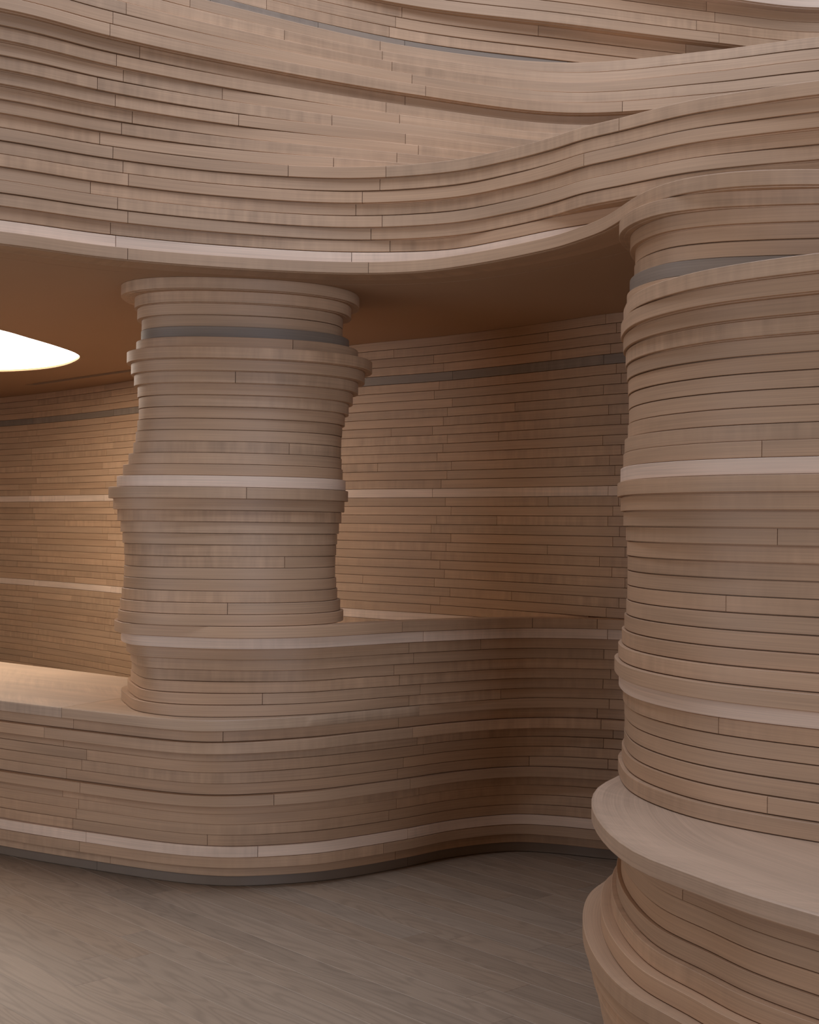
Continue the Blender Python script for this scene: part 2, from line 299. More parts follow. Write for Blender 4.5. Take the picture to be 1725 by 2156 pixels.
  -10: ([(-5.3,7.2),(-5.5,8.6),(-5.3,10.0),(-4.75,11.0),(-4.0,11.25),(-3.28,10.75),(-2.56,10.05),(-1.86,9.23),(-1.1,8.2),(-0.313,7.32),(0.182,6.92),(0.656,6.42),(0.937,6.1),(1.3,5.86),(1.8,5.75),(2.6,5.7)],[4.96,5.99,6.29,7.26,8.71,10.91,11.9]),
  -9: ([(-5.302,7.2),(-5.502,8.6),(-5.302,10.0),(-4.751,11.001),(-4.0,11.252),(-3.279,10.751),(-2.559,10.051),(-1.859,9.231),(-1.099,8.201),(-0.312,7.321),(0.183,6.921),(0.657,6.421),(0.938,6.101),(1.301,5.862),(1.8,5.752),(2.6,5.702)],[4.99,6.14,6.7,7.32,8.56,10.88,11.34]),
  -8: ([(-5.3,7.2),(-5.5,8.6),(-5.3,10.0),(-4.75,11.0),(-4.0,11.25),(-3.28,10.75),(-2.56,10.05),(-1.86,9.23),(-1.1,8.2),(-0.313,7.32),(0.182,6.92),(0.656,6.42),(0.937,6.1),(1.3,5.86),(1.8,5.75),(2.6,5.7)],[4.95,6.18,7.41,8.67,10.85,11.93]),
  -7: ([(-5.302,7.2),(-5.502,8.6),(-5.301,10.0),(-4.751,11.001),(-4.0,11.252),(-3.279,10.751),(-2.559,10.051),(-1.859,9.231),(-1.099,8.201),(-0.312,7.321),(0.183,6.921),(0.657,6.421),(0.938,6.101),(1.301,5.861),(1.8,5.752),(2.6,5.702)],[4.96,6.18,7.31,8.98,10.51,10.78,12.0]),
  -6: ([(-5.301,7.2),(-5.501,8.6),(-5.301,10.0),(-4.751,11.001),(-4.0,11.251),(-3.279,10.751),(-2.559,10.051),(-1.859,9.231),(-1.099,8.201),(-0.312,7.321),(0.183,6.921),(0.657,6.421),(0.938,6.101),(1.301,5.861),(1.8,5.751),(2.6,5.701)],[4.96,6.18,7.4,8.85,10.88,11.23]),
  -5: ([(-5.3,7.2),(-5.5,8.6),(-5.3,10.0),(-4.75,11.0),(-4.0,11.25),(-3.28,10.75),(-2.56,10.05),(-1.86,9.23),(-1.1,8.2),(-0.313,7.32),(0.182,6.92),(0.656,6.42),(0.937,6.1),(1.3,5.86),(1.8,5.75),(2.6,5.7)],[4.92,6.2,7.25,8.57,10.85,11.9]),
  -4: ([(-5.299,7.2),(-5.499,8.6),(-5.299,10.0),(-4.749,10.999),(-4.0,11.249),(-3.281,10.749),(-2.561,10.049),(-1.861,9.229),(-1.101,8.199),(-0.314,7.319),(0.181,6.919),(0.655,6.419),(0.936,6.099),(1.3,5.859),(1.8,5.749),(2.6,5.699)],[4.95,6.32,6.58,7.34,8.84,10.81,12.0]),
  -3: ([(-5.301,7.2),(-5.501,8.6),(-5.301,10.0),(-4.751,11.001),(-4.0,11.251),(-3.279,10.751),(-2.559,10.051),(-1.859,9.231),(-1.099,8.201),(-0.312,7.321),(0.183,6.921),(0.657,6.421),(0.938,6.101),(1.301,5.861),(1.8,5.751),(2.6,5.701)],[4.89,6.26,6.8,7.44,8.62,10.42,10.91,11.94]),
  -2: ([(-5.301,7.2),(-5.501,8.6),(-5.301,10.0),(-4.751,11.001),(-4.0,11.251),(-3.279,10.751),(-2.559,10.051),(-1.859,9.231),(-1.099,8.201),(-0.312,7.321),(0.183,6.921),(0.657,6.421),(0.938,6.101),(1.3,5.861),(1.8,5.751),(2.6,5.701)],[4.93,6.0,6.19,7.3,8.8,10.88,11.97]),
  -1: ([(-5.3,7.2),(-5.5,8.6),(-5.3,10.0),(-4.75,11.0),(-4.0,11.25),(-3.28,10.75),(-2.56,10.05),(-1.86,9.23),(-1.1,8.2),(-0.313,7.32),(0.182,6.92),(0.656,6.42),(0.937,6.1),(1.3,5.86),(1.8,5.75),(2.6,5.7)],[4.97,6.18,6.92,7.37,8.83,10.84,12.0]),
  0: ([(-5.298,7.2),(-5.498,8.6),(-5.298,10.0),(-4.749,10.999),(-4.0,11.248),(-3.281,10.749),(-2.561,10.049),(-1.861,9.229),(-1.101,8.199),(-0.314,7.319),(0.181,6.919),(0.655,6.419),(0.936,6.099),(1.299,5.859),(1.8,5.748),(2.6,5.698)],[4.91,6.15,6.68,7.28,8.92,10.78,11.93]),
  1: ([(-5.3,7.2),(-5.5,8.6),(-5.3,10.0),(-4.75,11.0),(-4.0,11.25),(-3.28,10.75),(-2.56,10.05),(-1.86,9.23),(-1.1,8.2),(-0.313,7.32),(0.182,6.92),(0.656,6.42),(0.937,6.1),(1.3,5.86),(1.8,5.75),(2.6,5.7)],[5.01,6.16,7.36,8.71,10.87,11.56,11.99]),
  2: ([(-5.3,7.2),(-5.5,8.6),(-5.3,10.0),(-4.75,11.0),(-4.0,11.25),(-3.28,10.75),(-2.56,10.05),(-1.86,9.23),(-1.1,8.2),(-0.313,7.32),(0.182,6.92),(0.656,6.42),(0.937,6.1),(1.3,5.86),(1.8,5.75),(2.6,5.7)],[4.96,6.21,7.44,8.9,10.91,11.96]),
  3: ([(-5.298,7.2),(-5.498,8.6),(-5.298,9.999),(-4.749,10.999),(-4.0,11.248),(-3.281,10.749),(-2.561,10.049),(-1.861,9.229),(-1.101,8.199),(-0.314,7.319),(0.181,6.919),(0.655,6.419),(0.936,6.099),(1.299,5.858),(1.8,5.748),(2.6,5.698)],[4.98,6.24,6.83,7.32,8.61,10.81,11.22,11.93]),
  4: ([(-5.302,7.2),(-5.502,8.6),(-5.302,10.0),(-4.751,11.001),(-4.0,11.252),(-3.279,10.751),(-2.559,10.051),(-1.859,9.231),(-1.099,8.201),(-0.312,7.321),(0.183,6.921),(0.657,6.421),(0.938,6.101),(1.301,5.862),(1.8,5.752),(2.6,5.702)],[4.94,6.23,6.69,7.39,8.59,10.78,12.0]),
  5: ([(-5.299,7.2),(-5.499,8.6),(-5.299,10.0),(-4.749,10.999),(-4.0,11.249),(-3.281,10.749),(-2.561,10.049),(-1.861,9.229),(-1.101,8.199),(-0.314,7.319),(0.181,6.919),(0.655,6.419),(0.936,6.099),(1.3,5.859),(1.8,5.749),(2.6,5.699)],[4.98,6.27,7.26,8.71,10.91,11.96]),
  6: ([(-5.301,7.2),(-5.501,8.6),(-5.301,10.0),(-4.751,11.001),(-4.0,11.251),(-3.28,10.751),(-2.559,10.051),(-1.859,9.23),(-1.099,8.2),(-0.312,7.321),(0.183,6.921),(0.657,6.421),(0.937,6.101),(1.3,5.861),(1.8,5.751),(2.6,5.701)],[4.9,5.9,6.28,7.34,8.91,10.88,11.56,12.03]),
  7: ([(-5.301,7.2),(-5.501,8.6),(-5.301,10.0),(-4.751,11.001),(-4.0,11.251),(-3.279,10.751),(-2.559,10.051),(-1.859,9.231),(-1.099,8.201),(-0.312,7.321),(0.183,6.921),(0.657,6.421),(0.938,6.101),(1.3,5.861),(1.8,5.751),(2.6,5.701)],[4.97,6.29,7.46,9.03,10.78,11.89]),
  8: ([(-5.301,7.2),(-5.501,8.6),(-5.301,10.0),(-4.751,11.001),(-4.0,11.251),(-3.279,10.751),(-2.559,10.051),(-1.859,9.231),(-1.099,8.201),(-0.312,7.321),(0.183,6.921),(0.657,6.421),(0.938,6.101),(1.301,5.861),(1.8,5.751),(2.6,5.701)],[4.99,6.2,7.33,9.0,10.84,11.96]),
  9: ([(-5.301,7.2),(-5.501,8.6),(-5.301,10.0),(-4.75,11.0),(-4.0,11.251),(-3.28,10.751),(-2.559,10.05),(-1.859,9.23),(-1.099,8.2),(-0.313,7.32),(0.182,6.921),(0.657,6.42),(0.937,6.101),(1.3,5.861),(1.8,5.751),(2.6,5.701)],[4.92,6.2,7.39,9.04,10.87,12.03]),
  10: ([(-5.299,7.2),(-5.499,8.6),(-5.299,10.0),(-4.749,10.999),(-4.0,11.249),(-3.281,10.749),(-2.561,10.049),(-1.861,9.229),(-1.101,8.199),(-0.314,7.319),(0.181,6.919),(0.655,6.419),(0.936,6.099),(1.3,5.859),(1.8,5.749),(2.6,5.699)],[5.02,6.31,7.27,8.99,10.32,10.8]),
  11: ([(-5.301,7.2),(-5.501,8.6),(-5.301,10.0),(-4.751,11.001),(-4.0,11.251),(-3.279,10.751),(-2.559,10.051),(-1.859,9.231),(-1.099,8.201),(-0.312,7.321),(0.183,6.921),(0.657,6.421),(0.938,6.101),(1.3,5.861),(1.8,5.751),(2.6,5.701)],[4.9,5.99,6.21,7.35,9.06,10.91,11.33,12.0]),
  12: ([(-5.3,7.2),(-5.5,8.6),(-5.3,10.0),(-4.75,11.0),(-4.0,11.25),(-3.28,10.75),(-2.56,10.05),(-1.86,9.23),(-1.1,8.2),(-0.313,7.32),(0.182,6.92),(0.656,6.42),(0.937,6.1),(1.3,5.86),(1.8,5.75),(2.6,5.7)],[5.0,6.28,6.73,7.46,8.99,10.84,11.93]),
  13: ([(-5.3,7.2),(-5.499,8.6),(-5.3,10.0),(-4.75,11.0),(-4.0,11.25),(-3.28,10.75),(-2.56,10.05),(-1.86,9.23),(-1.1,8.2),(-0.313,7.32),(0.182,6.92),(0.42,6.68),(0.656,6.42),(0.83,6.24)],[4.91,6.18,6.85,7.33,8.64,10.78]),
  14: ([(-5.3,7.2),(-5.5,8.6),(-5.3,10.0),(-4.75,11.0),(-4.0,11.25),(-3.28,10.75),(-2.56,10.05),(-1.86,9.23),(-1.1,8.2),(-0.313,7.32),(0.182,6.92),(0.42,6.68),(0.656,6.42),(0.83,6.24)],[4.92,6.24,7.4,8.77]),
  15: ([(-5.3,7.2),(-5.5,8.6),(-5.3,10.0),(-4.75,11.0),(-4.0,11.25),(-3.28,10.75),(-2.56,10.05),(-1.86,9.23),(-1.1,8.2),(-0.313,7.32),(0.182,6.92),(0.42,6.68),(0.656,6.42),(0.83,6.24)],[5.01,5.98,6.16,7.3,8.85]),
  16: ([(-5.302,7.2),(-5.502,8.6),(-5.302,10.0),(-4.751,11.001),(-4.0,11.252),(-3.279,10.751),(-2.559,10.051),(-1.859,9.231),(-1.099,8.201),(-0.312,7.321),(0.183,6.921),(0.421,6.681),(0.657,6.421),(0.831,6.241)],[4.89,6.3,6.81,7.39,8.79]),
  17: ([(-5.302,7.2),(-5.502,8.6),(-5.302,10.0),(-4.751,11.001),(-4.0,11.252),(-3.279,10.751),(-2.559,10.051),(-1.859,9.231),(-1.099,8.201),(-0.312,7.321),(0.183,6.921),(0.421,6.681),(0.657,6.421),(0.831,6.241)],[4.91,6.22,7.44,8.82]),
  18: ([(-5.301,7.2),(-5.501,8.6),(-5.301,10.0),(-4.751,11.001),(-4.0,11.251),(-3.279,10.751),(-2.559,10.051),(-1.859,9.231),(-1.099,8.201),(-0.312,7.321),(0.183,6.921),(0.421,6.681),(0.657,6.421),(0.831,6.241)],[4.9,6.0,6.25,7.33,8.88]),
  19: ([(-5.299,7.2),(-5.499,8.6),(-5.299,10.0),(-4.75,11.0),(-4.0,11.249),(-3.28,10.75),(-2.56,10.05),(-1.861,9.23),(-1.101,8.2),(-0.313,7.32),(0.182,6.92),(0.42,6.68),(0.656,6.42),(0.83,6.24)],[4.96,6.21,7.41,8.88]),
  20: ([(-5.3,7.2),(-5.5,8.6),(-5.3,10.0),(-4.75,11.0),(-4.0,11.25),(-3.28,10.75),(-2.56,10.05),(-1.86,9.23),(-1.1,8.2),(-0.313,7.32),(0.182,6.92)],[4.98,6.32,7.31,8.84]),
  21: ([(-5.301,7.2),(-5.501,8.6),(-5.301,10.0),(-4.75,11.0),(-4.0,11.251),(-3.28,10.751),(-2.56,10.05),(-1.859,9.23),(-1.099,8.2),(-0.313,7.32),(0.182,6.921)],[4.97,6.22,7.39,8.83]),
  22: ([(-5.3,7.2),(-5.5,8.6),(-5.3,10.0),(-4.75,11.0),(-4.0,11.25),(-3.28,10.75),(-2.56,10.05),(-1.86,9.23),(-1.1,8.2),(-0.313,7.32),(0.182,6.92)],[5.04,6.32,7.47,8.66]),
  23: ([(-5.3,7.2),(-5.5,8.6),(-5.3,10.0),(-4.75,11.0),(-4.0,11.25),(-3.28,10.75),(-2.56,10.05),(-1.86,9.23),(-1.1,8.2),(-0.313,7.32),(0.182,6.92)],[4.91,6.29,7.36,8.55]),
  24: ([(-5.301,7.2),(-5.501,8.6),(-5.301,10.0),(-4.75,11.001),(-4.0,11.251),(-3.28,10.751),(-2.559,10.05),(-1.859,9.23),(-1.099,8.2),(-0.312,7.321),(0.182,6.921)],[4.94,6.22,6.64,7.41,8.56]),
  25: ([(-5.299,7.2),(-5.499,8.6),(-5.299,10.0),(-4.749,10.999),(-4.0,11.249),(-3.281,10.749),(-2.561,10.049),(-1.861,9.229),(-1.101,8.199),(-0.314,7.319),(0.181,6.919)],[4.94,6.3,7.32,8.66]),
  26: ([(-5.299,7.2),(-5.499,8.6),(-5.299,10.0),(-4.75,10.999),(-4.0,11.249),(-3.28,10.749),(-2.561,10.05),(-1.861,9.23),(-1.101,8.2),(-0.314,7.319),(0.182,6.919)],[4.9,6.23,7.38,9.11]),
  27: ([(-5.301,7.2),(-5.501,8.6),(-5.301,10.0),(-4.751,11.001),(-4.0,11.251),(-3.279,10.751),(-2.559,10.051),(-1.859,9.231),(-1.099,8.201),(-0.312,7.321),(0.183,6.921)],[4.95,6.04,6.18,7.48,8.79]),
  28: ([(-5.3,7.2),(-5.5,8.6),(-5.3,10.0),(-4.75,11.0),(-4.0,11.25),(-3.28,10.75),(-2.56,10.05),(-1.86,9.23),(-1.1,8.2),(-0.313,7.32),(0.182,6.92)],[4.96,6.24,6.97,7.33,8.47]),
  29: ([(-5.3,7.2),(-5.5,8.6),(-5.3,10.0),(-4.75,11.0),(-4.0,11.25),(-3.28,10.75),(-2.56,10.05),(-1.86,9.23),(-1.1,8.2),(-0.313,7.32),(0.182,6.92)],[4.9,6.26,7.44,9.18]),
  30: ([(-5.299,7.2),(-5.499,8.6),(-5.299,10.0),(-4.749,10.999),(-4.0,11.249),(-3.281,10.749),(-2.561,10.049),(-1.861,9.229),(-1.101,8.199),(-0.314,7.319),(0.181,6.919)],[5.04,6.28,6.94,7.32,8.61]),
  31: ([(-5.299,7.2),(-5.499,8.6),(-5.299,10.0),(-4.749,10.999),(-4.0,11.249),(-3.281,10.749),(-2.561,10.049),(-1.861,9.229),(-1.101,8.199),(-0.314,7.319),(0.181,6.919)],[5.0,6.3,7.41,9.15]),
  32: ([(-5.301,7.2),(-5.501,8.6),(-5.301,10.0),(-4.751,11.001),(-4.0,11.251),(-3.28,10.751),(-2.559,10.051),(-1.859,9.23),(-1.099,8.2),(-0.312,7.321),(0.182,6.921)],[4.97,6.28,7.48,8.73]),
  33: ([(-5.298,7.2),(-5.498,8.6),(-5.298,9.999),(-4.749,10.999),(-4.0,11.248),(-3.281,10.749),(-2.561,10.049),(-1.861,9.229),(-1.101,8.199),(-0.314,7.319),(0.181,6.919)],[4.9,6.2,6.65,7.36,8.54]),
  34: ([(-5.301,7.2),(-5.501,8.6),(-5.301,10.0),(-4.751,11.001),(-4.0,11.251),(-3.279,10.751),(-2.559,10.051),(-1.859,9.231),(-1.099,8.201),(-0.312,7.321),(0.183,6.921)],[4.97,6.23,7.03,7.44,8.74]),
  35: ([(-5.3,7.2),(-5.5,8.6),(-5.3,10.0),(-4.75,11.0),(-4.0,11.25),(-3.28,10.75),(-2.56,10.05),(-1.86,9.23),(-1.1,8.2),(-0.313,7.32),(0.182,6.92)],[5.01,6.31,6.77,7.33,9.15]),
 },
 'column': {
  -17: ([(-1.206,5.661),(-1.186,5.523),(-1.125,5.428),(-1.028,5.365),(-0.896,5.336),(-0.716,5.345),(-0.536,5.387),(-0.404,5.452),(-0.307,5.543),(-0.246,5.654),(-0.226,5.799),(-0.246,5.937),(-0.307,6.032),(-0.404,6.095),(-0.536,6.124),(-0.716,6.115),(-0.896,6.073),(-1.028,6.008),(-1.125,5.917),(-1.186,5.806)],[]),
  -16: ([(-1.153,5.668),(-1.134,5.546),(-1.079,5.464),(-0.99,5.409),(-0.871,5.385),(-0.706,5.394),(-0.542,5.431),(-0.423,5.489),(-0.334,5.568),(-0.279,5.666),(-0.26,5.792),(-0.279,5.914),(-0.334,5.996),(-0.423,6.051),(-0.542,6.075),(-0.706,6.066),(-0.871,6.029),(-0.99,5.971),(-1.079,5.892),(-1.134,5.794)],[]),
  -15: ([(-1.143,5.671),(-1.125,5.558),(-1.073,5.482),(-0.989,5.432),(-0.875,5.409),(-0.719,5.418),(-0.563,5.453),(-0.449,5.507),(-0.365,5.581),(-0.312,5.672),(-0.295,5.789),(-0.312,5.902),(-0.365,5.978),(-0.449,6.028),(-0.563,6.051),(-0.719,6.042),(-0.875,6.007),(-0.989,5.953),(-1.073,5.879),(-1.125,5.788)],[]),
  -14: ([(-1.125,5.672),(-1.107,5.563),(-1.056,5.49),(-0.974,5.441),(-0.863,5.42),(-0.71,5.429),(-0.558,5.462),(-0.446,5.515),(-0.364,5.587),(-0.313,5.675),(-0.296,5.788),(-0.313,5.897),(-0.364,5.97),(-0.446,6.019),(-0.558,6.04),(-0.71,6.031),(-0.863,5.998),(-0.974,5.945),(-1.056,5.873),(-1.107,5.785)],[]),
  -13: ([(-1.126,5.67),(-1.108,5.556),(-1.055,5.478),(-0.97,5.427),(-0.855,5.404),(-0.697,5.413),(-0.539,5.448),(-0.424,5.503),(-0.339,5.578),(-0.286,5.671),(-0.268,5.79),(-0.286,5.904),(-0.339,5.982),(-0.424,6.033),(-0.539,6.056),(-0.697,6.047),(-0.855,6.012),(-0.97,5.957),(-1.055,5.882),(-1.108,5.789)],[]),
  -12: ([(-1.143,5.666),(-1.124,5.54),(-1.068,5.455),(-0.977,5.398),(-0.854,5.373),(-0.686,5.382),(-0.518,5.42),(-0.395,5.48),(-0.304,5.562),(-0.248,5.663),(-0.229,5.794),(-0.248,5.92),(-0.304,6.005),(-0.395,6.062),(-0.518,6.087),(-0.686,6.078),(-0.854,6.04),(-0.977,5.98),(-1.068,5.898),(-1.124,5.797)],[0.85]),
  -11: ([(-1.178,5.659),(-1.157,5.515),(-1.095,5.416),(-0.994,5.35),(-0.859,5.32),(-0.673,5.329),(-0.487,5.372),(-0.352,5.44),(-0.251,5.534),(-0.189,5.65),(-0.168,5.801),(-0.189,5.945),(-0.251,6.044),(-0.352,6.11),(-0.487,6.14),(-0.673,6.131),(-0.859,6.088),(-0.994,6.02),(-1.095,5.926),(-1.157,5.81)],[]),
  -10: ([(-1.162,5.663),(-1.142,5.527),(-1.083,5.435),(-0.987,5.374),(-0.858,5.346),(-0.68,5.355),(-0.503,5.395),(-0.374,5.459),(-0.278,5.548),(-0.219,5.656),(-0.199,5.797),(-0.219,5.933),(-0.278,6.025),(-0.374,6.086),(-0.503,6.114),(-0.68,6.105),(-0.858,6.065),(-0.987,6.001),(-1.083,5.912),(-1.142,5.804)],[]),
  -9: ([(-1.15,5.665),(-1.131,5.538),(-1.074,5.451),(-0.982,5.394),(-0.859,5.368),(-0.689,5.377),(-0.519,5.415),(-0.395,5.476),(-0.304,5.559),(-0.247,5.662),(-0.227,5.795),(-0.247,5.922),(-0.304,6.009),(-0.395,6.066),(-0.519,6.092),(-0.689,6.083),(-0.859,6.045),(-0.982,5.984),(-1.074,5.901),(-1.131,5.798)],[0.63]),
  -8: ([(-1.137,5.668),(-1.118,5.547),(-1.064,5.466),(-0.975,5.411),(-0.856,5.387),(-0.693,5.396),(-0.529,5.433),(-0.41,5.491),(-0.322,5.569),(-0.267,5.667),(-0.249,5.792),(-0.267,5.913),(-0.322,5.994),(-0.41,6.049),(-0.529,6.073),(-0.693,6.064),(-0.856,6.027),(-0.975,5.969),(-1.064,5.891),(-1.118,5.793)],[]),
  -7: ([(-1.132,5.669),(-1.114,5.554),(-1.061,5.475),(-0.975,5.423),(-0.859,5.399),(-0.699,5.408),(-0.54,5.444),(-0.424,5.5),(-0.338,5.576),(-0.284,5.67),(-0.266,5.791),(-0.284,5.906),(-0.338,5.985),(-0.424,6.037),(-0.54,6.061),(-0.699,6.052),(-0.859,6.016),(-0.975,5.96),(-1.061,5.884),(-1.114,5.79)],[]),
  -6: ([(-1.132,5.671),(-1.114,5.558),(-1.062,5.481),(-0.977,5.431),(-0.863,5.408),(-0.707,5.417),(-0.55,5.452),(-0.436,5.507),(-0.352,5.581),(-0.3,5.672),(-0.282,5.789),(-0.3,5.902),(-0.352,5.979),(-0.436,6.029),(-0.55,6.052),(-0.707,6.043),(-0.863,6.008),(-0.977,5.953),(-1.062,5.879),(-1.114,5.788)],[]),
  -5: ([(-1.138,5.671),(-1.12,5.559),(-1.068,5.483),(-0.984,5.434),(-0.871,5.411),(-0.715,5.42),(-0.56,5.455),(-0.447,5.509),(-0.363,5.582),(-0.311,5.673),(-0.293,5.789),(-0.311,5.901),(-0.363,5.977),(-0.447,6.026),(-0.56,6.049),(-0.715,6.04),(-0.871,6.005),(-0.984,5.951),(-1.068,5.878),(-1.12,5.787)],[]),
  -4: ([(-1.144,5.671),(-1.126,5.558),(-1.074,5.482),(-0.99,5.432),(-0.876,5.409),(-0.72,5.418),(-0.564,5.453),(-0.45,5.507),(-0.366,5.581),(-0.314,5.672),(-0.296,5.789),(-0.314,5.902),(-0.366,5.978),(-0.45,6.028),(-0.564,6.051),(-0.72,6.042),(-0.876,6.007),(-0.99,5.953),(-1.074,5.879),(-1.126,5.788)],[]),
  -3: ([(-1.153,5.67),(-1.135,5.556),(-1.082,5.479),(-0.997,5.428),(-0.882,5.405),(-0.725,5.414),(-0.567,5.449),(-0.453,5.504),(-0.368,5.579),(-0.315,5.671),(-0.297,5.79),(-0.315,5.904),(-0.368,5.981),(-0.453,6.032),(-0.567,6.055),(-0.725,6.046),(-0.882,6.011),(-0.997,5.956),(-1.082,5.881),(-1.135,5.789)],[0.83]),
  -2: ([(-1.171,5.669),(-1.153,5.55),(-1.099,5.47),(-1.012,5.417),(-0.894,5.393),(-0.733,5.402),(-0.571,5.438),(-0.454,5.495),(-0.367,5.573),(-0.313,5.668),(-0.294,5.791),(-0.313,5.91),(-0.367,5.99),(-0.454,6.043),(-0.571,6.067),(-0.733,6.058),(-0.894,6.022),(-1.012,5.965),(-1.099,5.887),(-1.153,5.792)],[]),
  -1: ([(-1.193,5.667),(-1.174,5.543),(-1.118,5.459),(-1.028,5.404),(-0.907,5.378),(-0.741,5.387),(-0.574,5.425),(-0.453,5.484),(-0.363,5.565),(-0.308,5.664),(-0.289,5.793),(-0.308,5.917),(-0.363,6.001),(-0.453,6.056),(-0.574,6.082),(-0.741,6.073),(-0.907,6.035),(-1.028,5.976),(-1.118,5.895),(-1.174,5.796)],[]),
  0: ([(-1.216,5.664),(-1.197,5.533),(-1.139,5.444),(-1.045,5.385),(-0.919,5.358),(-0.746,5.367),(-0.573,5.407),(-0.447,5.469),(-0.353,5.554),(-0.295,5.66),(-0.276,5.796),(-0.295,5.927),(-0.353,6.016),(-0.447,6.075),(-0.573,6.102),(-0.746,6.093),(-0.919,6.053),(-1.045,5.991),(-1.139,5.906),(-1.197,5.8)],[]),
  1: ([(-1.248,5.661),(-1.228,5.522),(-1.167,5.427),(-1.07,5.364),(-0.938,5.334),(-0.757,5.344),(-0.576,5.385),(-0.444,5.451),(-0.346,5.542),(-0.286,5.654),(-0.265,5.799),(-0.286,5.938),(-0.346,6.033),(-0.444,6.096),(-0.576,6.126),(-0.757,6.116),(-0.938,6.075),(-1.07,6.009),(-1.167,5.918),(-1.228,5.806)],[0.8]),
  2: ([(-1.23,5.663),(-1.21,5.531),(-1.152,5.44),(-1.057,5.38),(-0.93,5.353),(-0.755,5.362),(-0.58,5.402),(-0.453,5.465),(-0.358,5.551),(-0.3,5.658),(-0.28,5.797),(-0.3,5.929),(-0.358,6.02),(-0.453,6.08),(-0.58,6.107),(-0.755,6.098),(-0.93,6.058),(-1.057,5.995),(-1.152,5.909),(-1.21,5.802)],[]),
  3: ([(-1.216,5.676),(-1.197,5.549),(-1.139,5.459),(-1.046,5.399),(-0.922,5.369),(-0.754,5.375),(-0.587,5.411),(-0.462,5.471),(-0.37,5.554),(-0.312,5.658),(-0.292,5.79),(-0.312,5.918),(-0.37,6.007),(-0.462,6.068),(-0.587,6.097),(-0.754,6.092),(-0.922,6.056),(-1.046,5.996),(-1.139,5.913),(-1.197,5.809)],[]),
  4: ([(-1.205,5.689),(-1.186,5.565),(-1.129,5.476),(-1.037,5.414),(-0.915,5.382),(-0.754,5.384),(-0.592,5.417),(-0.47,5.474),(-0.379,5.556),(-0.321,5.657),(-0.302,5.785),(-0.321,5.909),(-0.379,5.998),(-0.47,6.059),(-0.592,6.091),(-0.754,6.089),(-0.915,6.056),(-1.037,5.999),(-1.129,5.918),(-1.186,5.816)],[]),
  5: ([(-1.199,5.7),(-1.18,5.578),(-1.123,5.489),(-1.031,5.425),(-0.911,5.391),(-0.754,5.39),(-0.597,5.419),(-0.476,5.475),(-0.385,5.555),(-0.328,5.655),(-0.309,5.78),(-0.328,5.902),(-0.385,5.991),(-0.476,6.055),(-0.597,6.089),(-0.754,6.09),(-0.911,6.061),(-1.031,6.005),(-1.123,5.925),(-1.18,5.825)],[]),
  6: ([(-1.195,5.711),(-1.175,5.591),(-1.118,5.499),(-1.027,5.433),(-0.906,5.397),(-0.753,5.392),(-0.6,5.419),(-0.48,5.473),(-0.389,5.553),(-0.331,5.653),(-0.312,5.776),(-0.331,5.896),(-0.389,5.987),(-0.48,6.053),(-0.6,6.09),(-0.753,6.094),(-0.906,6.068),(-1.027,6.013),(-1.118,5.934),(-1.175,5.834)],[]),
  7: ([(-1.195,5.722),(-1.175,5.602),(-1.117,5.508),(-1.025,5.439),(-0.905,5.4),(-0.755,5.392),(-0.605,5.417),(-0.485,5.47),(-0.393,5.549),(-0.335,5.65),(-0.315,5.772),(-0.335,5.891),(-0.393,5.985),(-0.485,6.054),(-0.605,6.094),(-0.755,6.101),(-0.905,6.077),(-1.025,6.023),(-1.117,5.944),(-1.175,5.844)],[0.89]),
  8: ([(-1.199,5.732),(-1.179,5.612),(-1.12,5.515),(-1.026,5.442),(-0.905,5.399),(-0.757,5.388),(-0.608,5.411),(-0.487,5.464),(-0.394,5.544),(-0.335,5.645),(-0.315,5.768),(-0.335,5.888),(-0.394,5.985),(-0.487,6.058),(-0.608,6.101),(-0.757,6.112),(-0.905,6.089),(-1.026,6.036),(-1.12,5.956),(-1.179,5.855)],[]),
  9: ([(-1.201,5.732),(-1.18,5.611),(-1.121,5.513),(-1.027,5.439),(-0.905,5.396),(-0.755,5.385),(-0.606,5.408),(-0.484,5.461),(-0.39,5.542),(-0.331,5.645),(-0.31,5.768),(-0.331,5.889),(-0.39,5.987),(-0.484,6.061),(-0.606,6.104),(-0.755,6.115),(-0.905,6.092),(-1.027,6.039),(-1.121,5.958),(-1.18,5.855)],[]),
  10: ([(-1.207,5.732),(-1.187,5.608),(-1.126,5.508),(-1.031,5.434),(-0.907,5.389),(-0.756,5.378),(-0.605,5.401),(-0.481,5.456),(-0.385,5.538),(-0.325,5.642),(-0.305,5.768),(-0.325,5.892),(-0.385,5.992),(-0.481,6.066),(-0.605,6.111),(-0.756,6.122),(-0.907,6.099),(-1.031,6.044),(-1.126,5.962),(-1.187,5.858)],[]),
  11: ([(-1.214,5.732),(-1.193,5.604),(-1.131,5.501),(-1.034,5.425),(-0.908,5.379),(-0.753,5.367),(-0.598,5.391),(-0.472,5.447),(-0.374,5.532),(-0.313,5.639),(-0.292,5.768),(-0.313,5.896),(-0.374,5.999),(-0.472,6.075),(-0.598,6.121),(-0.753,6.133),(-0.908,6.109),(-1.034,6.053),(-1.131,5.968),(-1.193,5.861)],[0.7]),
  12: ([(-1.221,5.731),(-1.199,5.6),(-1.136,5.494),(-1.037,5.415),(-0.907,5.368),(-0.749,5.356),(-0.591,5.38),(-0.462,5.438),(-0.363,5.525),(-0.3,5.636),(-0.278,5.769),(-0.3,5.9),(-0.363,6.006),(-0.462,6.085),(-0.591,6.132),(-0.749,6.144),(-0.907,6.12),(-1.037,6.062),(-1.136,5.975),(-1.199,5.864)],[]),
 },
 'desk': {
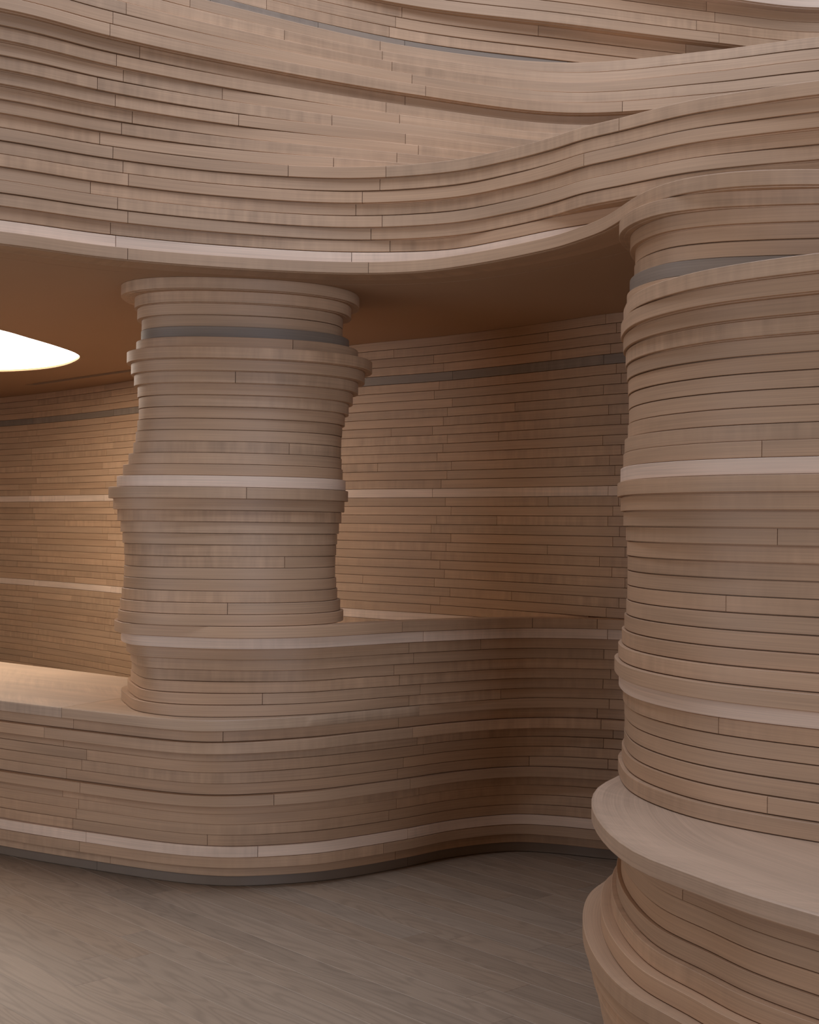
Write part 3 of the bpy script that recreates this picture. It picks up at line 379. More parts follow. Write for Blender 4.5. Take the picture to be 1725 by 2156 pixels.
  13: ([(-0.33,6.25),(-0.75,6.36),(-1.045,5.98),(-1.225,5.84),(-1.245,5.76),(-1.215,5.62),(-1.135,5.49),(-0.907,5.388),(-0.675,5.344),(-0.418,5.42),(-0.192,5.593),(-0.022,5.75),(0.217,5.905),(0.392,6.014),(0.56,6.069),(0.826,6.055),(0.939,6.014),(1.155,5.879),(1.6,5.45)],[2.81,3.48,3.77]),
  14: ([(-0.33,6.25),(-0.75,6.36),(-1.024,6.014),(-1.204,5.874),(-1.224,5.794),(-1.189,5.64),(-1.106,5.499),(-0.911,5.411),(-0.678,5.373),(-0.419,5.441),(-0.192,5.611),(-0.022,5.756),(0.218,5.913),(0.393,6.022),(0.561,6.079),(0.828,6.067),(0.941,6.028),(1.158,5.89),(1.6,5.45)],[2.86,3.76]),
  15: ([(-0.33,6.25),(-0.75,6.36),(-1.01,6.049),(-1.19,5.909),(-1.21,5.829),(-1.168,5.66),(-1.083,5.507),(-0.915,5.443),(-0.682,5.411),(-0.421,5.468),(-0.193,5.634),(-0.021,5.763),(0.219,5.921),(0.394,6.03),(0.563,6.09),(0.831,6.079),(0.944,6.041),(1.161,5.902),(1.6,5.45)],[2.73,3.11]),
  16: ([(-0.33,6.25),(-0.75,6.36),(-0.998,6.083),(-1.178,5.943),(-1.198,5.863),(-1.151,5.68),(-1.062,5.516),(-0.919,5.466),(-0.685,5.44),(-0.422,5.49),(-0.193,5.653),(-0.021,5.77),(0.22,5.928),(0.395,6.037),(0.564,6.1),(0.833,6.092),(0.947,6.055),(1.163,5.913),(1.6,5.45)],[2.71,3.65]),
  17: ([(-0.33,6.25),(-0.75,6.36),(-1.0,6.117),(-1.18,5.977),(-1.2,5.897),(-1.147,5.7),(-1.056,5.524),(-0.92,5.475),(-0.687,5.456),(-0.423,5.506),(-0.193,5.664),(-0.02,5.776),(0.221,5.936),(0.396,6.045),(0.566,6.11),(0.835,6.104),(0.95,6.069),(1.166,5.924),(1.6,5.45)],[2.6]),
  18: ([(-0.33,6.25),(-0.75,6.36),(-1.011,6.151),(-1.191,6.011),(-1.211,5.931),(-1.152,5.72),(-1.058,5.533),(-0.917,5.464),(-0.686,5.451),(-0.423,5.511),(-0.192,5.664),(-0.02,5.783),(0.221,5.944),(0.397,6.053),(0.567,6.12),(0.837,6.116),(0.952,6.084),(1.169,5.936),(1.6,5.45)],[2.65,3.7]),
  19: ([(-0.33,6.25),(-0.75,6.36),(-1.032,6.186),(-1.212,6.046),(-1.232,5.966),(-1.168,5.74),(-1.071,5.541),(-0.914,5.449),(-0.684,5.442),(-0.422,5.514),(-0.191,5.662),(-0.019,5.789),(0.222,5.951),(0.398,6.061),(0.569,6.13),(0.839,6.128),(0.955,6.098),(1.172,5.948),(1.6,5.45)],[2.06,2.81,3.72]),
  20: ([(-0.33,6.25),(-0.75,6.36),(-1.066,6.22),(-1.246,6.08),(-1.266,6.0),(-1.196,5.76),(-1.096,5.55),(-0.91,5.426),(-0.681,5.426),(-0.422,5.513),(-0.191,5.656),(-0.019,5.796),(0.223,5.959),(0.4,6.069),(0.57,6.141),(0.841,6.141),(0.958,6.112),(1.174,5.959),(1.6,5.45)],[2.84,3.33]),
  21: ([(-3.6,6.95),(-2.6,6.45),(-1.762,5.853),(-1.323,5.579),(-0.969,5.377),(-0.818,5.329),(-0.671,5.351),(-0.381,5.497),(-0.19,5.651),(0.002,5.801),(0.224,5.973),(0.489,6.112),(0.673,6.155),(0.851,6.141),(0.958,6.112),(1.175,5.959),(1.6,5.45)],[4.26,5.21]),
  22: ([(-3.59,6.97),(-2.589,6.477),(-1.754,5.886),(-1.315,5.616),(-0.962,5.417),(-0.819,5.371),(-0.681,5.389),(-0.393,5.528),(-0.199,5.674),(-0.007,5.824),(0.217,5.998),(0.484,6.137),(0.674,6.176),(0.854,6.157),(0.966,6.125),(1.187,5.97),(1.612,5.46)],[2.56,3.3,4.12,5.13]),
  23: ([(-3.61,6.93),(-2.611,6.448),(-1.782,5.865),(-1.341,5.596),(-0.985,5.398),(-0.826,5.347),(-0.668,5.365),(-0.371,5.503),(-0.18,5.66),(0.013,5.81),(0.234,5.985),(0.497,6.12),(0.676,6.151),(0.849,6.128),(0.952,6.098),(1.165,5.948),(1.588,5.44)],[2.42,4.21,5.16]),
  24: ([(-3.576,7.0),(-2.573,6.523),(-1.744,5.945),(-1.306,5.68),(-0.955,5.487),(-0.82,5.444),(-0.694,5.456),(-0.41,5.582),(-0.213,5.713),(-0.02,5.863),(0.206,6.043),(0.48,6.182),(0.677,6.21),(0.861,6.182),(0.979,6.145),(1.204,5.986),(1.63,5.475)],[2.45,4.18,5.16]),
  25: ([(-3.581,6.991),(-2.578,6.522),(-1.754,5.952),(-1.316,5.69),(-0.962,5.499),(-0.823,5.455),(-0.691,5.464),(-0.405,5.587),(-0.209,5.718),(-0.015,5.869),(0.211,6.05),(0.484,6.187),(0.679,6.209),(0.86,6.176),(0.976,6.139),(1.2,5.981),(1.624,5.47)],[2.58,4.21,5.11]),
  26: ([(-3.586,6.981),(-2.583,6.521),(-1.764,5.958),(-1.325,5.699),(-0.97,5.509),(-0.827,5.464),(-0.689,5.472),(-0.399,5.59),(-0.204,5.723),(-0.01,5.874),(0.216,6.056),(0.488,6.191),(0.68,6.207),(0.86,6.17),(0.973,6.132),(1.195,5.976),(1.618,5.465)],[2.55,4.09]),
  27: ([(-3.59,6.972),(-2.588,6.521),(-1.774,5.966),(-1.334,5.709),(-0.978,5.521),(-0.831,5.475),(-0.688,5.48),(-0.395,5.594),(-0.199,5.728),(-0.005,5.879),(0.221,6.063),(0.492,6.196),(0.682,6.205),(0.859,6.164),(0.97,6.126),(1.19,5.971),(1.613,5.461)],[2.46,4.05,4.76,5.12]),
  28: ([(-3.607,6.934),(-2.609,6.493),(-1.801,5.946),(-1.358,5.69),(-0.999,5.504),(-0.839,5.454),(-0.679,5.457),(-0.376,5.57),(-0.181,5.716),(0.014,5.867),(0.238,6.051),(0.502,6.179),(0.68,6.181),(0.852,6.137),(0.956,6.101),(1.17,5.95),(1.59,5.442)],[2.56,3.46,4.13]),
  29: ([(-3.583,6.989),(-2.58,6.554),(-1.773,6.013),(-1.333,5.762),(-0.977,5.579),(-0.833,5.535),(-0.695,5.534),(-0.403,5.636),(-0.206,5.76),(-0.012,5.911),(0.216,6.099),(0.492,6.231),(0.687,6.229),(0.865,6.178),(0.977,6.137),(1.2,5.979),(1.623,5.469)],[2.4,4.14]),
  30: ([(-3.584,6.989),(-2.58,6.562),(-1.777,6.029),(-1.338,5.781),(-0.981,5.601),(-0.835,5.556),(-0.696,5.552),(-0.403,5.65),(-0.206,5.771),(-0.012,5.922),(0.217,6.112),(0.494,6.242),(0.689,6.234),(0.866,6.179),(0.978,6.137),(1.201,5.979),(1.623,5.469)],[2.48,4.0]),
  31: ([(-3.587,6.981),(-2.584,6.563),(-1.786,6.038),(-1.345,5.793),(-0.988,5.615),(-0.839,5.569),(-0.695,5.563),(-0.399,5.656),(-0.203,5.778),(-0.008,5.928),(0.221,6.12),(0.497,6.249),(0.689,6.234),(0.866,6.175),(0.976,6.132),(1.197,5.976),(1.618,5.465)],[2.46,3.95]),
  32: ([(-3.592,6.97),(-2.59,6.561),(-1.797,6.044),(-1.355,5.801),(-0.996,5.625),(-0.844,5.579),(-0.694,5.57),(-0.394,5.658),(-0.197,5.782),(-0.002,5.933),(0.227,6.126),(0.501,6.252),(0.689,6.231),(0.864,6.168),(0.972,6.125),(1.192,5.97),(1.612,5.46)],[2.44,3.12]),
  33: ([(-3.601,6.946),(-2.602,6.546),(-1.815,6.038),(-1.371,5.797),(-1.01,5.623),(-0.851,5.575),(-0.692,5.563),(-0.384,5.647),(-0.187,5.778),(0.01,5.93),(0.237,6.124),(0.506,6.246),(0.686,6.219),(0.858,6.152),(0.963,6.109),(1.179,5.957),(1.598,5.448)],[2.52,3.33,4.05]),
  34: ([(-3.606,6.935),(-2.607,6.536),(-1.825,6.044),(-1.381,5.806),(-1.018,5.634),(-0.857,5.585),(-0.692,5.57),(-0.38,5.649),(-0.182,5.782),(0.016,5.935),(0.243,6.13),(0.509,6.25),(0.685,6.217),(0.855,6.146),(0.959,6.102),(1.174,5.951),(1.591,5.443)],[2.48,3.91]),
  35: ([(-3.587,6.982),(-2.584,6.581),(-1.799,6.088),(-1.357,5.851),(-0.997,5.681),(-0.846,5.635),(-0.699,5.62),(-0.399,5.697),(-0.202,5.811),(-0.006,5.962),(0.224,6.16),(0.503,6.285),(0.696,6.251),(0.87,6.179),(0.978,6.133),(1.2,5.976),(1.619,5.466)],[2.61,3.95]),
  36: ([(-3.578,7.006),(-2.573,6.604),(-1.785,6.109),(-1.345,5.874),(-0.987,5.704),(-0.841,5.659),(-0.701,5.645),(-0.408,5.72),(-0.211,5.826),(-0.017,5.976),(0.215,6.175),(0.5,6.302),(0.701,6.268),(0.877,6.195),(0.988,6.148),(1.213,5.988),(1.632,5.477)],[2.52,4.01]),
 },
 'pier': {
  -17: ([(2.4,4.75),(1.7,5.0),(1.194,4.966),(0.85,4.746),(0.686,4.438),(0.655,4.196),(0.725,3.997),(0.848,3.905),(0.993,3.863),(1.168,3.833),(1.598,3.748),(2.099,3.688),(2.899,3.638)],[]),
  -16: ([(2.4,4.75),(1.7,5.0),(1.198,4.956),(0.868,4.73),(0.719,4.427),(0.69,4.199),(0.751,4.012),(0.86,3.926),(0.998,3.88),(1.17,3.845),(1.6,3.76),(2.1,3.7),(2.9,3.65)],[]),
  -15: ([(2.4,4.75),(1.7,5.0),(1.199,4.952),(0.877,4.723),(0.734,4.422),(0.706,4.2),(0.763,4.019),(0.866,3.937),(1.002,3.892),(1.172,3.857),(1.602,3.772),(2.101,3.712),(2.901,3.662)],[]),
  -14: ([(2.4,4.75),(1.7,5.0),(1.199,4.953),(0.875,4.724),(0.732,4.423),(0.703,4.199),(0.763,4.019),(0.867,3.939),(1.003,3.896),(1.174,3.863),(1.603,3.778),(2.102,3.718),(2.901,3.668)],[]),
  -13: ([(2.4,4.75),(1.7,5.0),(1.198,4.956),(0.868,4.73),(0.719,4.427),(0.69,4.199),(0.753,4.013),(0.863,3.931),(1.001,3.888),(1.172,3.857),(1.602,3.772),(2.101,3.712),(2.901,3.662)],[]),
  -12: ([(2.4,4.75),(1.7,5.0),(1.197,4.959),(0.864,4.734),(0.711,4.429),(0.681,4.198),(0.745,4.008),(0.857,3.922),(0.998,3.878),(1.17,3.845),(1.6,3.76),(2.1,3.7),(2.9,3.65)],[]),
  -11: ([(2.4,4.75),(1.7,5.0),(1.196,4.962),(0.858,4.739),(0.701,4.433),(0.664,4.202),(0.661,3.989),(0.703,3.797),(0.796,3.606),(0.99,3.403),(1.445,3.096),(2.068,2.837),(2.878,2.685)],[]),
  -10: ([(2.4,4.75),(1.7,5.0),(1.195,4.964),(0.854,4.742),(0.694,4.435),(0.657,4.202),(0.662,3.989),(0.712,3.801),(0.809,3.618),(1.006,3.424),(1.458,3.12),(2.075,2.863),(2.883,2.711)],[]),
  -9: ([(2.4,4.75),(1.7,5.0),(1.196,4.961),(0.859,4.738),(0.702,4.433),(0.665,4.202),(0.677,3.992),(0.732,3.81),(0.831,3.637),(1.027,3.453),(1.474,3.151),(2.085,2.897),(2.89,2.746)],[]),
  -8: ([(2.4,4.75),(1.7,5.0),(1.197,4.959),(0.863,4.735),(0.71,4.43),(0.673,4.202),(0.69,3.994),(0.748,3.818),(0.848,3.651),(1.043,3.475),(1.487,3.175),(2.092,2.923),(2.895,2.773)],[]),
  -7: ([(2.4,4.75),(1.7,5.0),(1.197,4.958),(0.866,4.732),(0.715,4.429),(0.678,4.201),(0.7,3.996),(0.763,3.824),(0.865,3.666),(1.06,3.497),(1.5,3.2),(2.1,2.95),(2.9,2.8)],[]),
  -6: ([(2.4,4.75),(1.7,5.0),(1.198,4.956),(0.868,4.73),(0.719,4.427),(0.682,4.201),(0.706,3.997),(0.769,3.827),(0.871,3.671),(1.066,3.504),(1.504,3.208),(2.103,2.959),(2.902,2.809)],[]),
  -5: ([(2.4,4.75),(1.7,5.0),(1.198,4.956),(0.87,4.729),(0.721,4.426),(0.685,4.201),(0.708,3.998),(0.77,3.828),(0.872,3.671),(1.066,3.504),(1.504,3.208),(2.103,2.959),(2.902,2.809)],[]),
  -4: ([(2.4,4.75),(1.7,5.0),(1.198,4.955),(0.87,4.729),(0.722,4.426),(0.686,4.201),(0.708,3.998),(0.77,3.828),(0.872,3.671),(1.066,3.504),(1.504,3.208),(2.103,2.959),(2.902,2.809)],[]),
  -3: ([(2.4,4.75),(1.7,5.0),(1.198,4.956),(0.868,4.73),(0.719,4.427),(0.683,4.201),(0.703,3.997),(0.765,3.825),(0.866,3.666),(1.06,3.497),(1.5,3.2),(2.1,2.95),(2.9,2.8)],[]),
  -2: ([(2.4,4.75),(1.7,5.0),(1.197,4.959),(0.863,4.735),(0.71,4.43),(0.673,4.202),(0.694,3.995),(0.756,3.822),(0.859,3.66),(1.054,3.49),(1.496,3.192),(2.097,2.941),(2.898,2.791)],[]),
  -1: ([(2.4,4.75),(1.7,5.0),(1.197,4.96),(0.861,4.736),(0.706,4.431),(0.669,4.202),(0.682,3.993),(0.738,3.813),(0.837,3.642),(1.032,3.46),(1.479,3.159),(2.087,2.906),(2.892,2.755)],[2.96]),
  0: ([(2.4,4.75),(1.7,5.0),(1.196,4.962),(0.857,4.74),(0.698,4.434),(0.661,4.202),(0.67,3.99),(0.722,3.806),(0.82,3.627),(1.016,3.438),(1.466,3.135),(2.08,2.88),(2.887,2.728)],[]),
  1: ([(2.4,4.75),(1.7,5.0),(1.195,4.965),(0.851,4.745),(0.689,4.437),(0.651,4.203),(0.651,3.987),(0.697,3.795),(0.793,3.604),(0.99,3.403),(1.445,3.096),(2.068,2.837),(2.878,2.685)],[]),
  2: ([(2.4,4.75),(1.7,5.0),(1.196,4.962),(0.857,4.74),(0.699,4.434),(0.662,4.202),(0.664,3.989),(0.71,3.8),(0.805,3.614),(1.0,3.417),(1.454,3.112),(2.073,2.854),(2.882,2.702)],[]),
  3: ([(2.4,4.75),(1.7,5.0),(1.197,4.96),(0.862,4.736),(0.708,4.431),(0.671,4.202),(0.677,3.992),(0.726,3.808),(0.822,3.629),(1.016,3.438),(1.466,3.135),(2.08,2.88),(2.887,2.728)],[]),
  4: ([(2.4,4.75),(1.7,5.0),(1.198,4.957),(0.867,4.732),(0.716,4.428),(0.68,4.201),(0.688,3.994),(0.738,3.813),(0.834,3.639),(1.027,3.453),(1.474,3.151),(2.085,2.897),(2.89,2.746)],[3.0]),
  5: ([(2.4,4.75),(1.7,5.0),(1.198,4.956),(0.869,4.73),(0.72,4.427),(0.684,4.201),(0.698,3.996),(0.753,3.82),(0.85,3.653),(1.043,3.475),(1.487,3.175),(2.092,2.923),(2.895,2.773)],[]),
  6: ([(2.4,4.75),(1.7,5.0),(1.198,4.955),(0.87,4.728),(0.722,4.426),(0.687,4.201),(0.704,3.997),(0.762,3.824),(0.861,3.662),(1.054,3.49),(1.496,3.192),(2.097,2.941),(2.898,2.791)],[]),
  7: ([(2.4,4.75),(1.7,5.0),(1.198,4.955),(0.871,4.728),(0.723,4.426),(0.687,4.201),(0.707,3.997),(0.767,3.826),(0.867,3.667),(1.06,3.497),(1.5,3.2),(2.1,2.95),(2.9,2.8)],[]),
  8: ([(2.4,4.75),(1.7,5.0),(1.198,4.955),(0.87,4.728),(0.723,4.426),(0.687,4.201),(0.707,3.997),(0.767,3.826),(0.867,3.667),(1.06,3.497),(1.5,3.2),(2.1,2.95),(2.9,2.8)],[2.79]),
  9: ([(2.4,4.75),(1.7,5.0),(1.198,4.956),(0.869,4.73),(0.72,4.427),(0.684,4.201),(0.7,3.996),(0.757,3.822),(0.855,3.657),(1.049,3.482),(1.491,3.184),(2.095,2.932),(2.897,2.782)],[]),
  10: ([(2.4,4.75),(1.7,5.0),(1.197,4.958),(0.866,4.732),(0.715,4.429),(0.678,4.201),(0.691,3.995),(0.746,3.817),(0.844,3.648),(1.038,3.467),(1.483,3.167),(2.09,2.915),(2.893,2.764)],[]),
  11: ([(2.4,4.75),(1.7,5.0),(1.197,4.96),(0.862,4.736),(0.707,4.431),(0.671,4.202),(0.681,3.993),(0.734,3.811),(0.832,3.638),(1.027,3.453),(1.474,3.151),(2.085,2.897),(2.89,2.746)],[]),
  12: ([(2.4,4.75),(1.7,5.0),(1.196,4.963),(0.856,4.741),(0.697,4.434),(0.66,4.202),(0.667,3.99),(0.717,3.804),(0.815,3.623),(1.011,3.431),(1.462,3.127),(2.077,2.871),(2.885,2.719)],[]),
  13: ([(2.4,4.75),(1.7,5.0),(1.195,4.966),(0.85,4.746),(0.686,4.438),(0.648,4.203),(0.65,3.987),(0.696,3.794),(0.793,3.604),(0.99,3.403),(1.445,3.096),(2.068,2.837),(2.878,2.685)],[]),
  14: ([(2.4,4.75),(1.7,5.0),(1.196,4.962),(0.857,4.74),(0.7,4.434),(0.662,4.202),(0.666,3.99),(0.714,3.802),(0.81,3.619),(1.006,3.424),(1.458,3.12),(2.075,2.863),(2.883,2.711)],[]),
  15: ([(2.4,4.75),(1.7,5.0),(1.197,4.958),(0.864,4.734),(0.712,4.429),(0.676,4.201),(0.678,3.992),(0.724,3.807),(0.818,3.625),(1.011,3.431),(1.462,3.127),(2.077,2.871),(2.885,2.719)],[2.86]),
  16: ([(2.4,4.75),(1.7,5.0),(1.198,4.957),(0.867,4.731),(0.717,4.428),(0.681,4.201),(0.682,3.993),(0.727,3.808),(0.819,3.626),(1.011,3.431),(1.462,3.127),(2.077,2.871),(2.885,2.719)],[]),
  17: ([(2.4,4.75),(1.7,5.0),(1.198,4.957),(0.868,4.731),(0.718,4.427),(0.682,4.201),(0.683,3.993),(0.727,3.808),(0.819,3.626),(1.011,3.431),(1.462,3.127),(2.077,2.871),(2.885,2.719)],[]),
  18: ([(2.4,4.75),(1.7,5.0),(1.198,4.957),(0.867,4.731),(0.717,4.428),(0.681,4.201),(0.68,3.992),(0.723,3.806),(0.814,3.622),(1.006,3.424),(1.458,3.12),(2.075,2.863),(2.883,2.711)],[]),
  19: ([(2.4,4.75),(1.7,5.0),(1.197,4.959),(0.864,4.734),(0.711,4.43),(0.674,4.201),(0.673,3.991),(0.716,3.803),(0.807,3.616),(1.0,3.417),(1.454,3.112),(2.073,2.854),(2.882,2.702)],[3.03]),
  20: ([(2.4,4.75),(1.7,5.0),(1.196,4.962),(0.858,4.739),(0.7,4.434),(0.663,4.202),(0.66,3.989),(0.702,3.797),(0.795,3.606),(0.99,3.403),(1.445,3.096),(2.068,2.837),(2.878,2.685)],[]),
 },
 'base': {
  21: ([(1.7,4.9),(1.2,4.75),(0.9,4.6),(0.75,4.42),(0.65,4.23),(0.578,4.08),(0.529,3.87),(0.513,3.62),(0.53,3.38),(0.569,3.22),(0.648,3.06),(0.72,2.92),(0.838,2.75),(1.12,2.42),(1.5,2.12),(2.1,1.85),(2.8,1.75)],[]),
  22: ([(1.722,4.828),(1.226,4.68),(0.944,4.54),(0.812,4.378),(0.717,4.196),(0.649,4.056),(0.603,3.86),(0.581,3.62),(0.59,3.388),(0.62,3.239),(0.69,3.081),(0.754,2.941),(0.869,2.775),(1.148,2.449),(1.52,2.155),(2.111,1.888),(2.806,1.79)],[2.31]),
  23: ([(1.724,4.821),(1.229,4.673),(0.948,4.534),(0.818,4.374),(0.723,4.193),(0.656,4.054),(0.61,3.859),(0.587,3.62),(0.596,3.389),(0.624,3.24),(0.693,3.083),(0.757,2.942),(0.872,2.777),(1.15,2.451),(1.522,2.157),(2.112,1.891),(2.806,1.793)],[]),
  24: ([(1.725,4.818),(1.23,4.669),(0.951,4.531),(0.821,4.372),(0.727,4.191),(0.66,4.053),(0.614,3.858),(0.59,3.62),(0.598,3.39),(0.625,3.241),(0.694,3.083),(0.757,2.942),(0.872,2.777),(1.15,2.451),(1.522,2.157),(2.112,1.891),(2.806,1.793)],[]),
  25: ([(1.721,4.829),(1.226,4.681),(0.944,4.54),(0.811,4.379),(0.716,4.197),(0.648,4.056),(0.602,3.86),(0.579,3.62),(0.588,3.388),(0.617,3.238),(0.687,3.08),(0.751,2.939),(0.866,2.772),(1.145,2.446),(1.518,2.151),(2.11,1.885),(2.805,1.786)],[]),
  26: ([(1.717,4.843),(1.221,4.694),(0.935,4.552),(0.8,4.386),(0.704,4.203),(0.635,4.061),(0.588,3.862),(0.564,3.62),(0.572,3.386),(0.601,3.232),(0.67,3.071),(0.734,2.928),(0.85,2.76),(1.131,2.432),(1.508,2.134),(2.104,1.865),(2.802,1.766)],[]),
  27: ([(1.709,4.871),(1.211,4.722),(0.918,4.576),(0.775,4.403),(0.677,4.216),(0.606,4.07),(0.559,3.866),(0.534,3.62),(0.542,3.382),(0.572,3.221),(0.643,3.058),(0.708,2.913),(0.827,2.741),(1.11,2.41),(1.493,2.108),(2.096,1.837),(2.798,1.736)],[]),
  28: ([(1.694,4.919),(1.193,4.769),(0.888,4.616),(0.733,4.431),(0.632,4.239),(0.559,4.086),(0.509,3.873),(0.487,3.62),(0.498,3.376),(0.533,3.207),(0.609,3.04),(0.677,2.894),(0.799,2.719),(1.086,2.384),(1.475,2.077),(2.086,1.802),(2.793,1.701)],[]),
  29: ([(1.698,4.906),(1.198,4.756),(0.896,4.605),(0.745,4.423),(0.645,4.233),(0.572,4.082),(0.523,3.871),(0.501,3.62),(0.512,3.378),(0.546,3.212),(0.621,3.047),(0.689,2.901),(0.81,2.728),(1.095,2.394),(1.482,2.089),(2.09,1.815),(2.795,1.714)],[]),
  30: ([(1.702,4.894),(1.202,4.744),(0.904,4.595),(0.755,4.417),(0.655,4.227),(0.584,4.078),(0.535,3.869),(0.513,3.62),(0.524,3.379),(0.558,3.216),(0.632,3.052),(0.7,2.907),(0.819,2.735),(1.103,2.403),(1.488,2.099),(2.093,1.827),(2.797,1.726)],[]),
  31: ([(1.706,4.881),(1.207,4.731),(0.912,4.584),(0.767,4.409),(0.668,4.221),(0.597,4.074),(0.549,3.867),(0.527,3.62),(0.538,3.381),(0.571,3.221),(0.644,3.058),(0.711,2.915),(0.83,2.744),(1.113,2.413),(1.495,2.111),(2.097,1.84),(2.799,1.74)],[]),
  32: ([(1.709,4.871),(1.211,4.722),(0.918,4.576),(0.775,4.403),(0.677,4.216),(0.606,4.07),(0.559,3.866),(0.537,3.62),(0.548,3.382),(0.58,3.224),(0.653,3.063),(0.72,2.92),(0.838,2.75),(1.12,2.42),(1.5,2.12),(2.1,1.85),(2.8,1.75)],[]),
  33: ([(1.711,4.862),(1.214,4.713),(0.924,4.568),(0.783,4.398),(0.686,4.212),(0.616,4.067),(0.569,3.864),(0.547,3.62),(0.558,3.384),(0.59,3.228),(0.662,3.067),(0.729,2.925),(0.846,2.756),(1.127,2.427),(1.505,2.129),(2.103,1.86),(2.801,1.76)],[]),
  34: ([(1.714,4.852),(1.218,4.703),(0.93,4.56),(0.791,4.392),(0.695,4.207),(0.625,4.064),(0.579,3.863),(0.557,3.62),(0.568,3.385),(0.599,3.231),(0.671,3.072),(0.737,2.93),(0.854,2.762),(1.134,2.434),(1.51,2.137),(2.105,1.869),(2.803,1.77)],[]),
  35: ([(1.72,4.833),(1.225,4.684),(0.941,4.544),(0.808,4.381),(0.712,4.198),(0.644,4.058),(0.598,3.86),(0.577,3.62),(0.587,3.388),(0.618,3.238),(0.689,3.081),(0.754,2.941),(0.869,2.775),(1.148,2.449),(1.52,2.155),(2.111,1.888),(2.806,1.79)],[]),
  36: ([(1.729,4.804),(1.235,4.656),(0.959,4.519),(0.833,4.364),(0.739,4.185),(0.673,4.048),(0.628,3.856),(0.609,3.62),(0.621,3.393),(0.652,3.25),(0.723,3.098),(0.788,2.962),(0.9,2.8),(1.175,2.478),(1.54,2.189),(2.122,1.927),(2.811,1.829)],[]),
 },
}
# ------------------------------------------------------------------ floor
floor_me = mesh_from('floor', [(-6, -1, -0.10), (4, -1, -0.10), (4, 12.5, -0.10), (-6, 12.5, -0.10), (-6, -1, -0.018), (4, -1, -0.018), (4, 12.5, -0.018), (-6, 12.5, -0.018)],
    [(3, 2, 1, 0), (4, 5, 6, 7), (0, 1, 5, 4), (1, 2, 6, 5), (2, 3, 7, 6), (3, 0, 4, 7)], smooth=0)
floor = tag(link('floor', floor_me, DARK), 'grey brown oak plank floor laid diagonally in front of the desk', kind='structure')
PW = 0.127; ang = math.radians(90 + 42.8); ux, uy = math.cos(ang), math.sin(ang); vx, vy = -uy, ux
cache = {}
def plank_mesh(L):
    if L in cache: return cache[L]
    g = 0.0002; e = 0.0012; h = 0.018
    x0, x1, y0, y1 = g, L-g, g, PW-g
    v = [(x0, y0, -h), (x1, y0, -h), (x1, y1, -h), (x0, y1, -h), (x0, y0, -e), (x1, y0, -e), (x1, y1, -e), (x0, y1, -e), (x0+e, y0+e, 0), (x1-e, y0+e, 0), (x1-e, y1-e, 0), (x0+e, y1-e, 0)]
    f = [(0, 1, 5, 4), (1, 2, 6, 5), (2, 3, 7, 6), (3, 0, 4, 7), (4, 5, 9, 8), (5, 6, 10, 9), (6, 7, 11, 10), (7, 4, 8, 11), (8, 9, 10, 11), (3, 2, 1, 0)]
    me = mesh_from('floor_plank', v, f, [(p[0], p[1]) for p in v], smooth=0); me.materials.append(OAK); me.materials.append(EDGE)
    for i in (4, 6): me.polygons[i].material_index = 1      # long micro-bevels, seam highlight painted in with a lighter colour
    cache[L] = me; return me
def inside(x, y): return -3.4 < x < 2.2 and 1.2 < y < 7.0
for r in range(-70, 70):
    s = -9.0 + R.uniform(0, 1.6)
    while s < 11:
        L = R.choice((1.0, 1.3, 1.6, 1.9, 2.2))
        cx0, cy0 = ux*s + vx*r*PW, 4 + uy*s + vy*r*PW
        if any(inside(cx0+ux*L*q, cy0+uy*L*q) for q in (0.1, 0.5, 0.9)):
            o = bpy.data.objects.new('floor_plank', plank_mesh(L)); COL.objects.link(o); o.parent = floor
            o.location = (cx0, cy0, 0); o.rotation_euler = (0, 0, ang)
            k = 1 + R.uniform(-0.07, 0.07); w = R.uniform(-0.03, 0.03); o.color = (0.335*k*(1+w), 0.238*k, 0.158*k*(1-w), 1)
        s += L

# ------------------------------------------------------------------ back wall
wl = spline(PLAN['wall'][-5][0], step=0.15)
wall = tag(sheet('wall_back', offset(wl, -0.10), 0, zb(-17.6), 0.05, DARK), 'curved back wall of staggered maple boards behind the reception desk', kind='structure')
layered(PLAN['wall'], wall, 0.099, step=0.08)

# ------------------------------------------------------------------ upper wall, the layered bulkhead that rises above the canopy
ul = spline(PLAN['upper'][-40][0], step=0.15)
upper = tag(sheet('wall_upper', offset(ul, -0.42), zb(-26), zb(-50), 0.05, DARK), 'stepped upper wall of long curved maple boards above the canopy', kind='structure')
layered(PLAN['upper'], upper, 0.30, step=0.05, g=0.003)

# ------------------------------------------------------------------ ceiling under the canopy
can = spline(PLAN['canopy'][-18][0], step=0.04)
s_can = lengths(can)
cut_i = max(i for i, p in enumerate(can) if p[0] < 0.72 and p[1] > 4.15)
front = can[:cut_i+1]
zc = zb(-17)
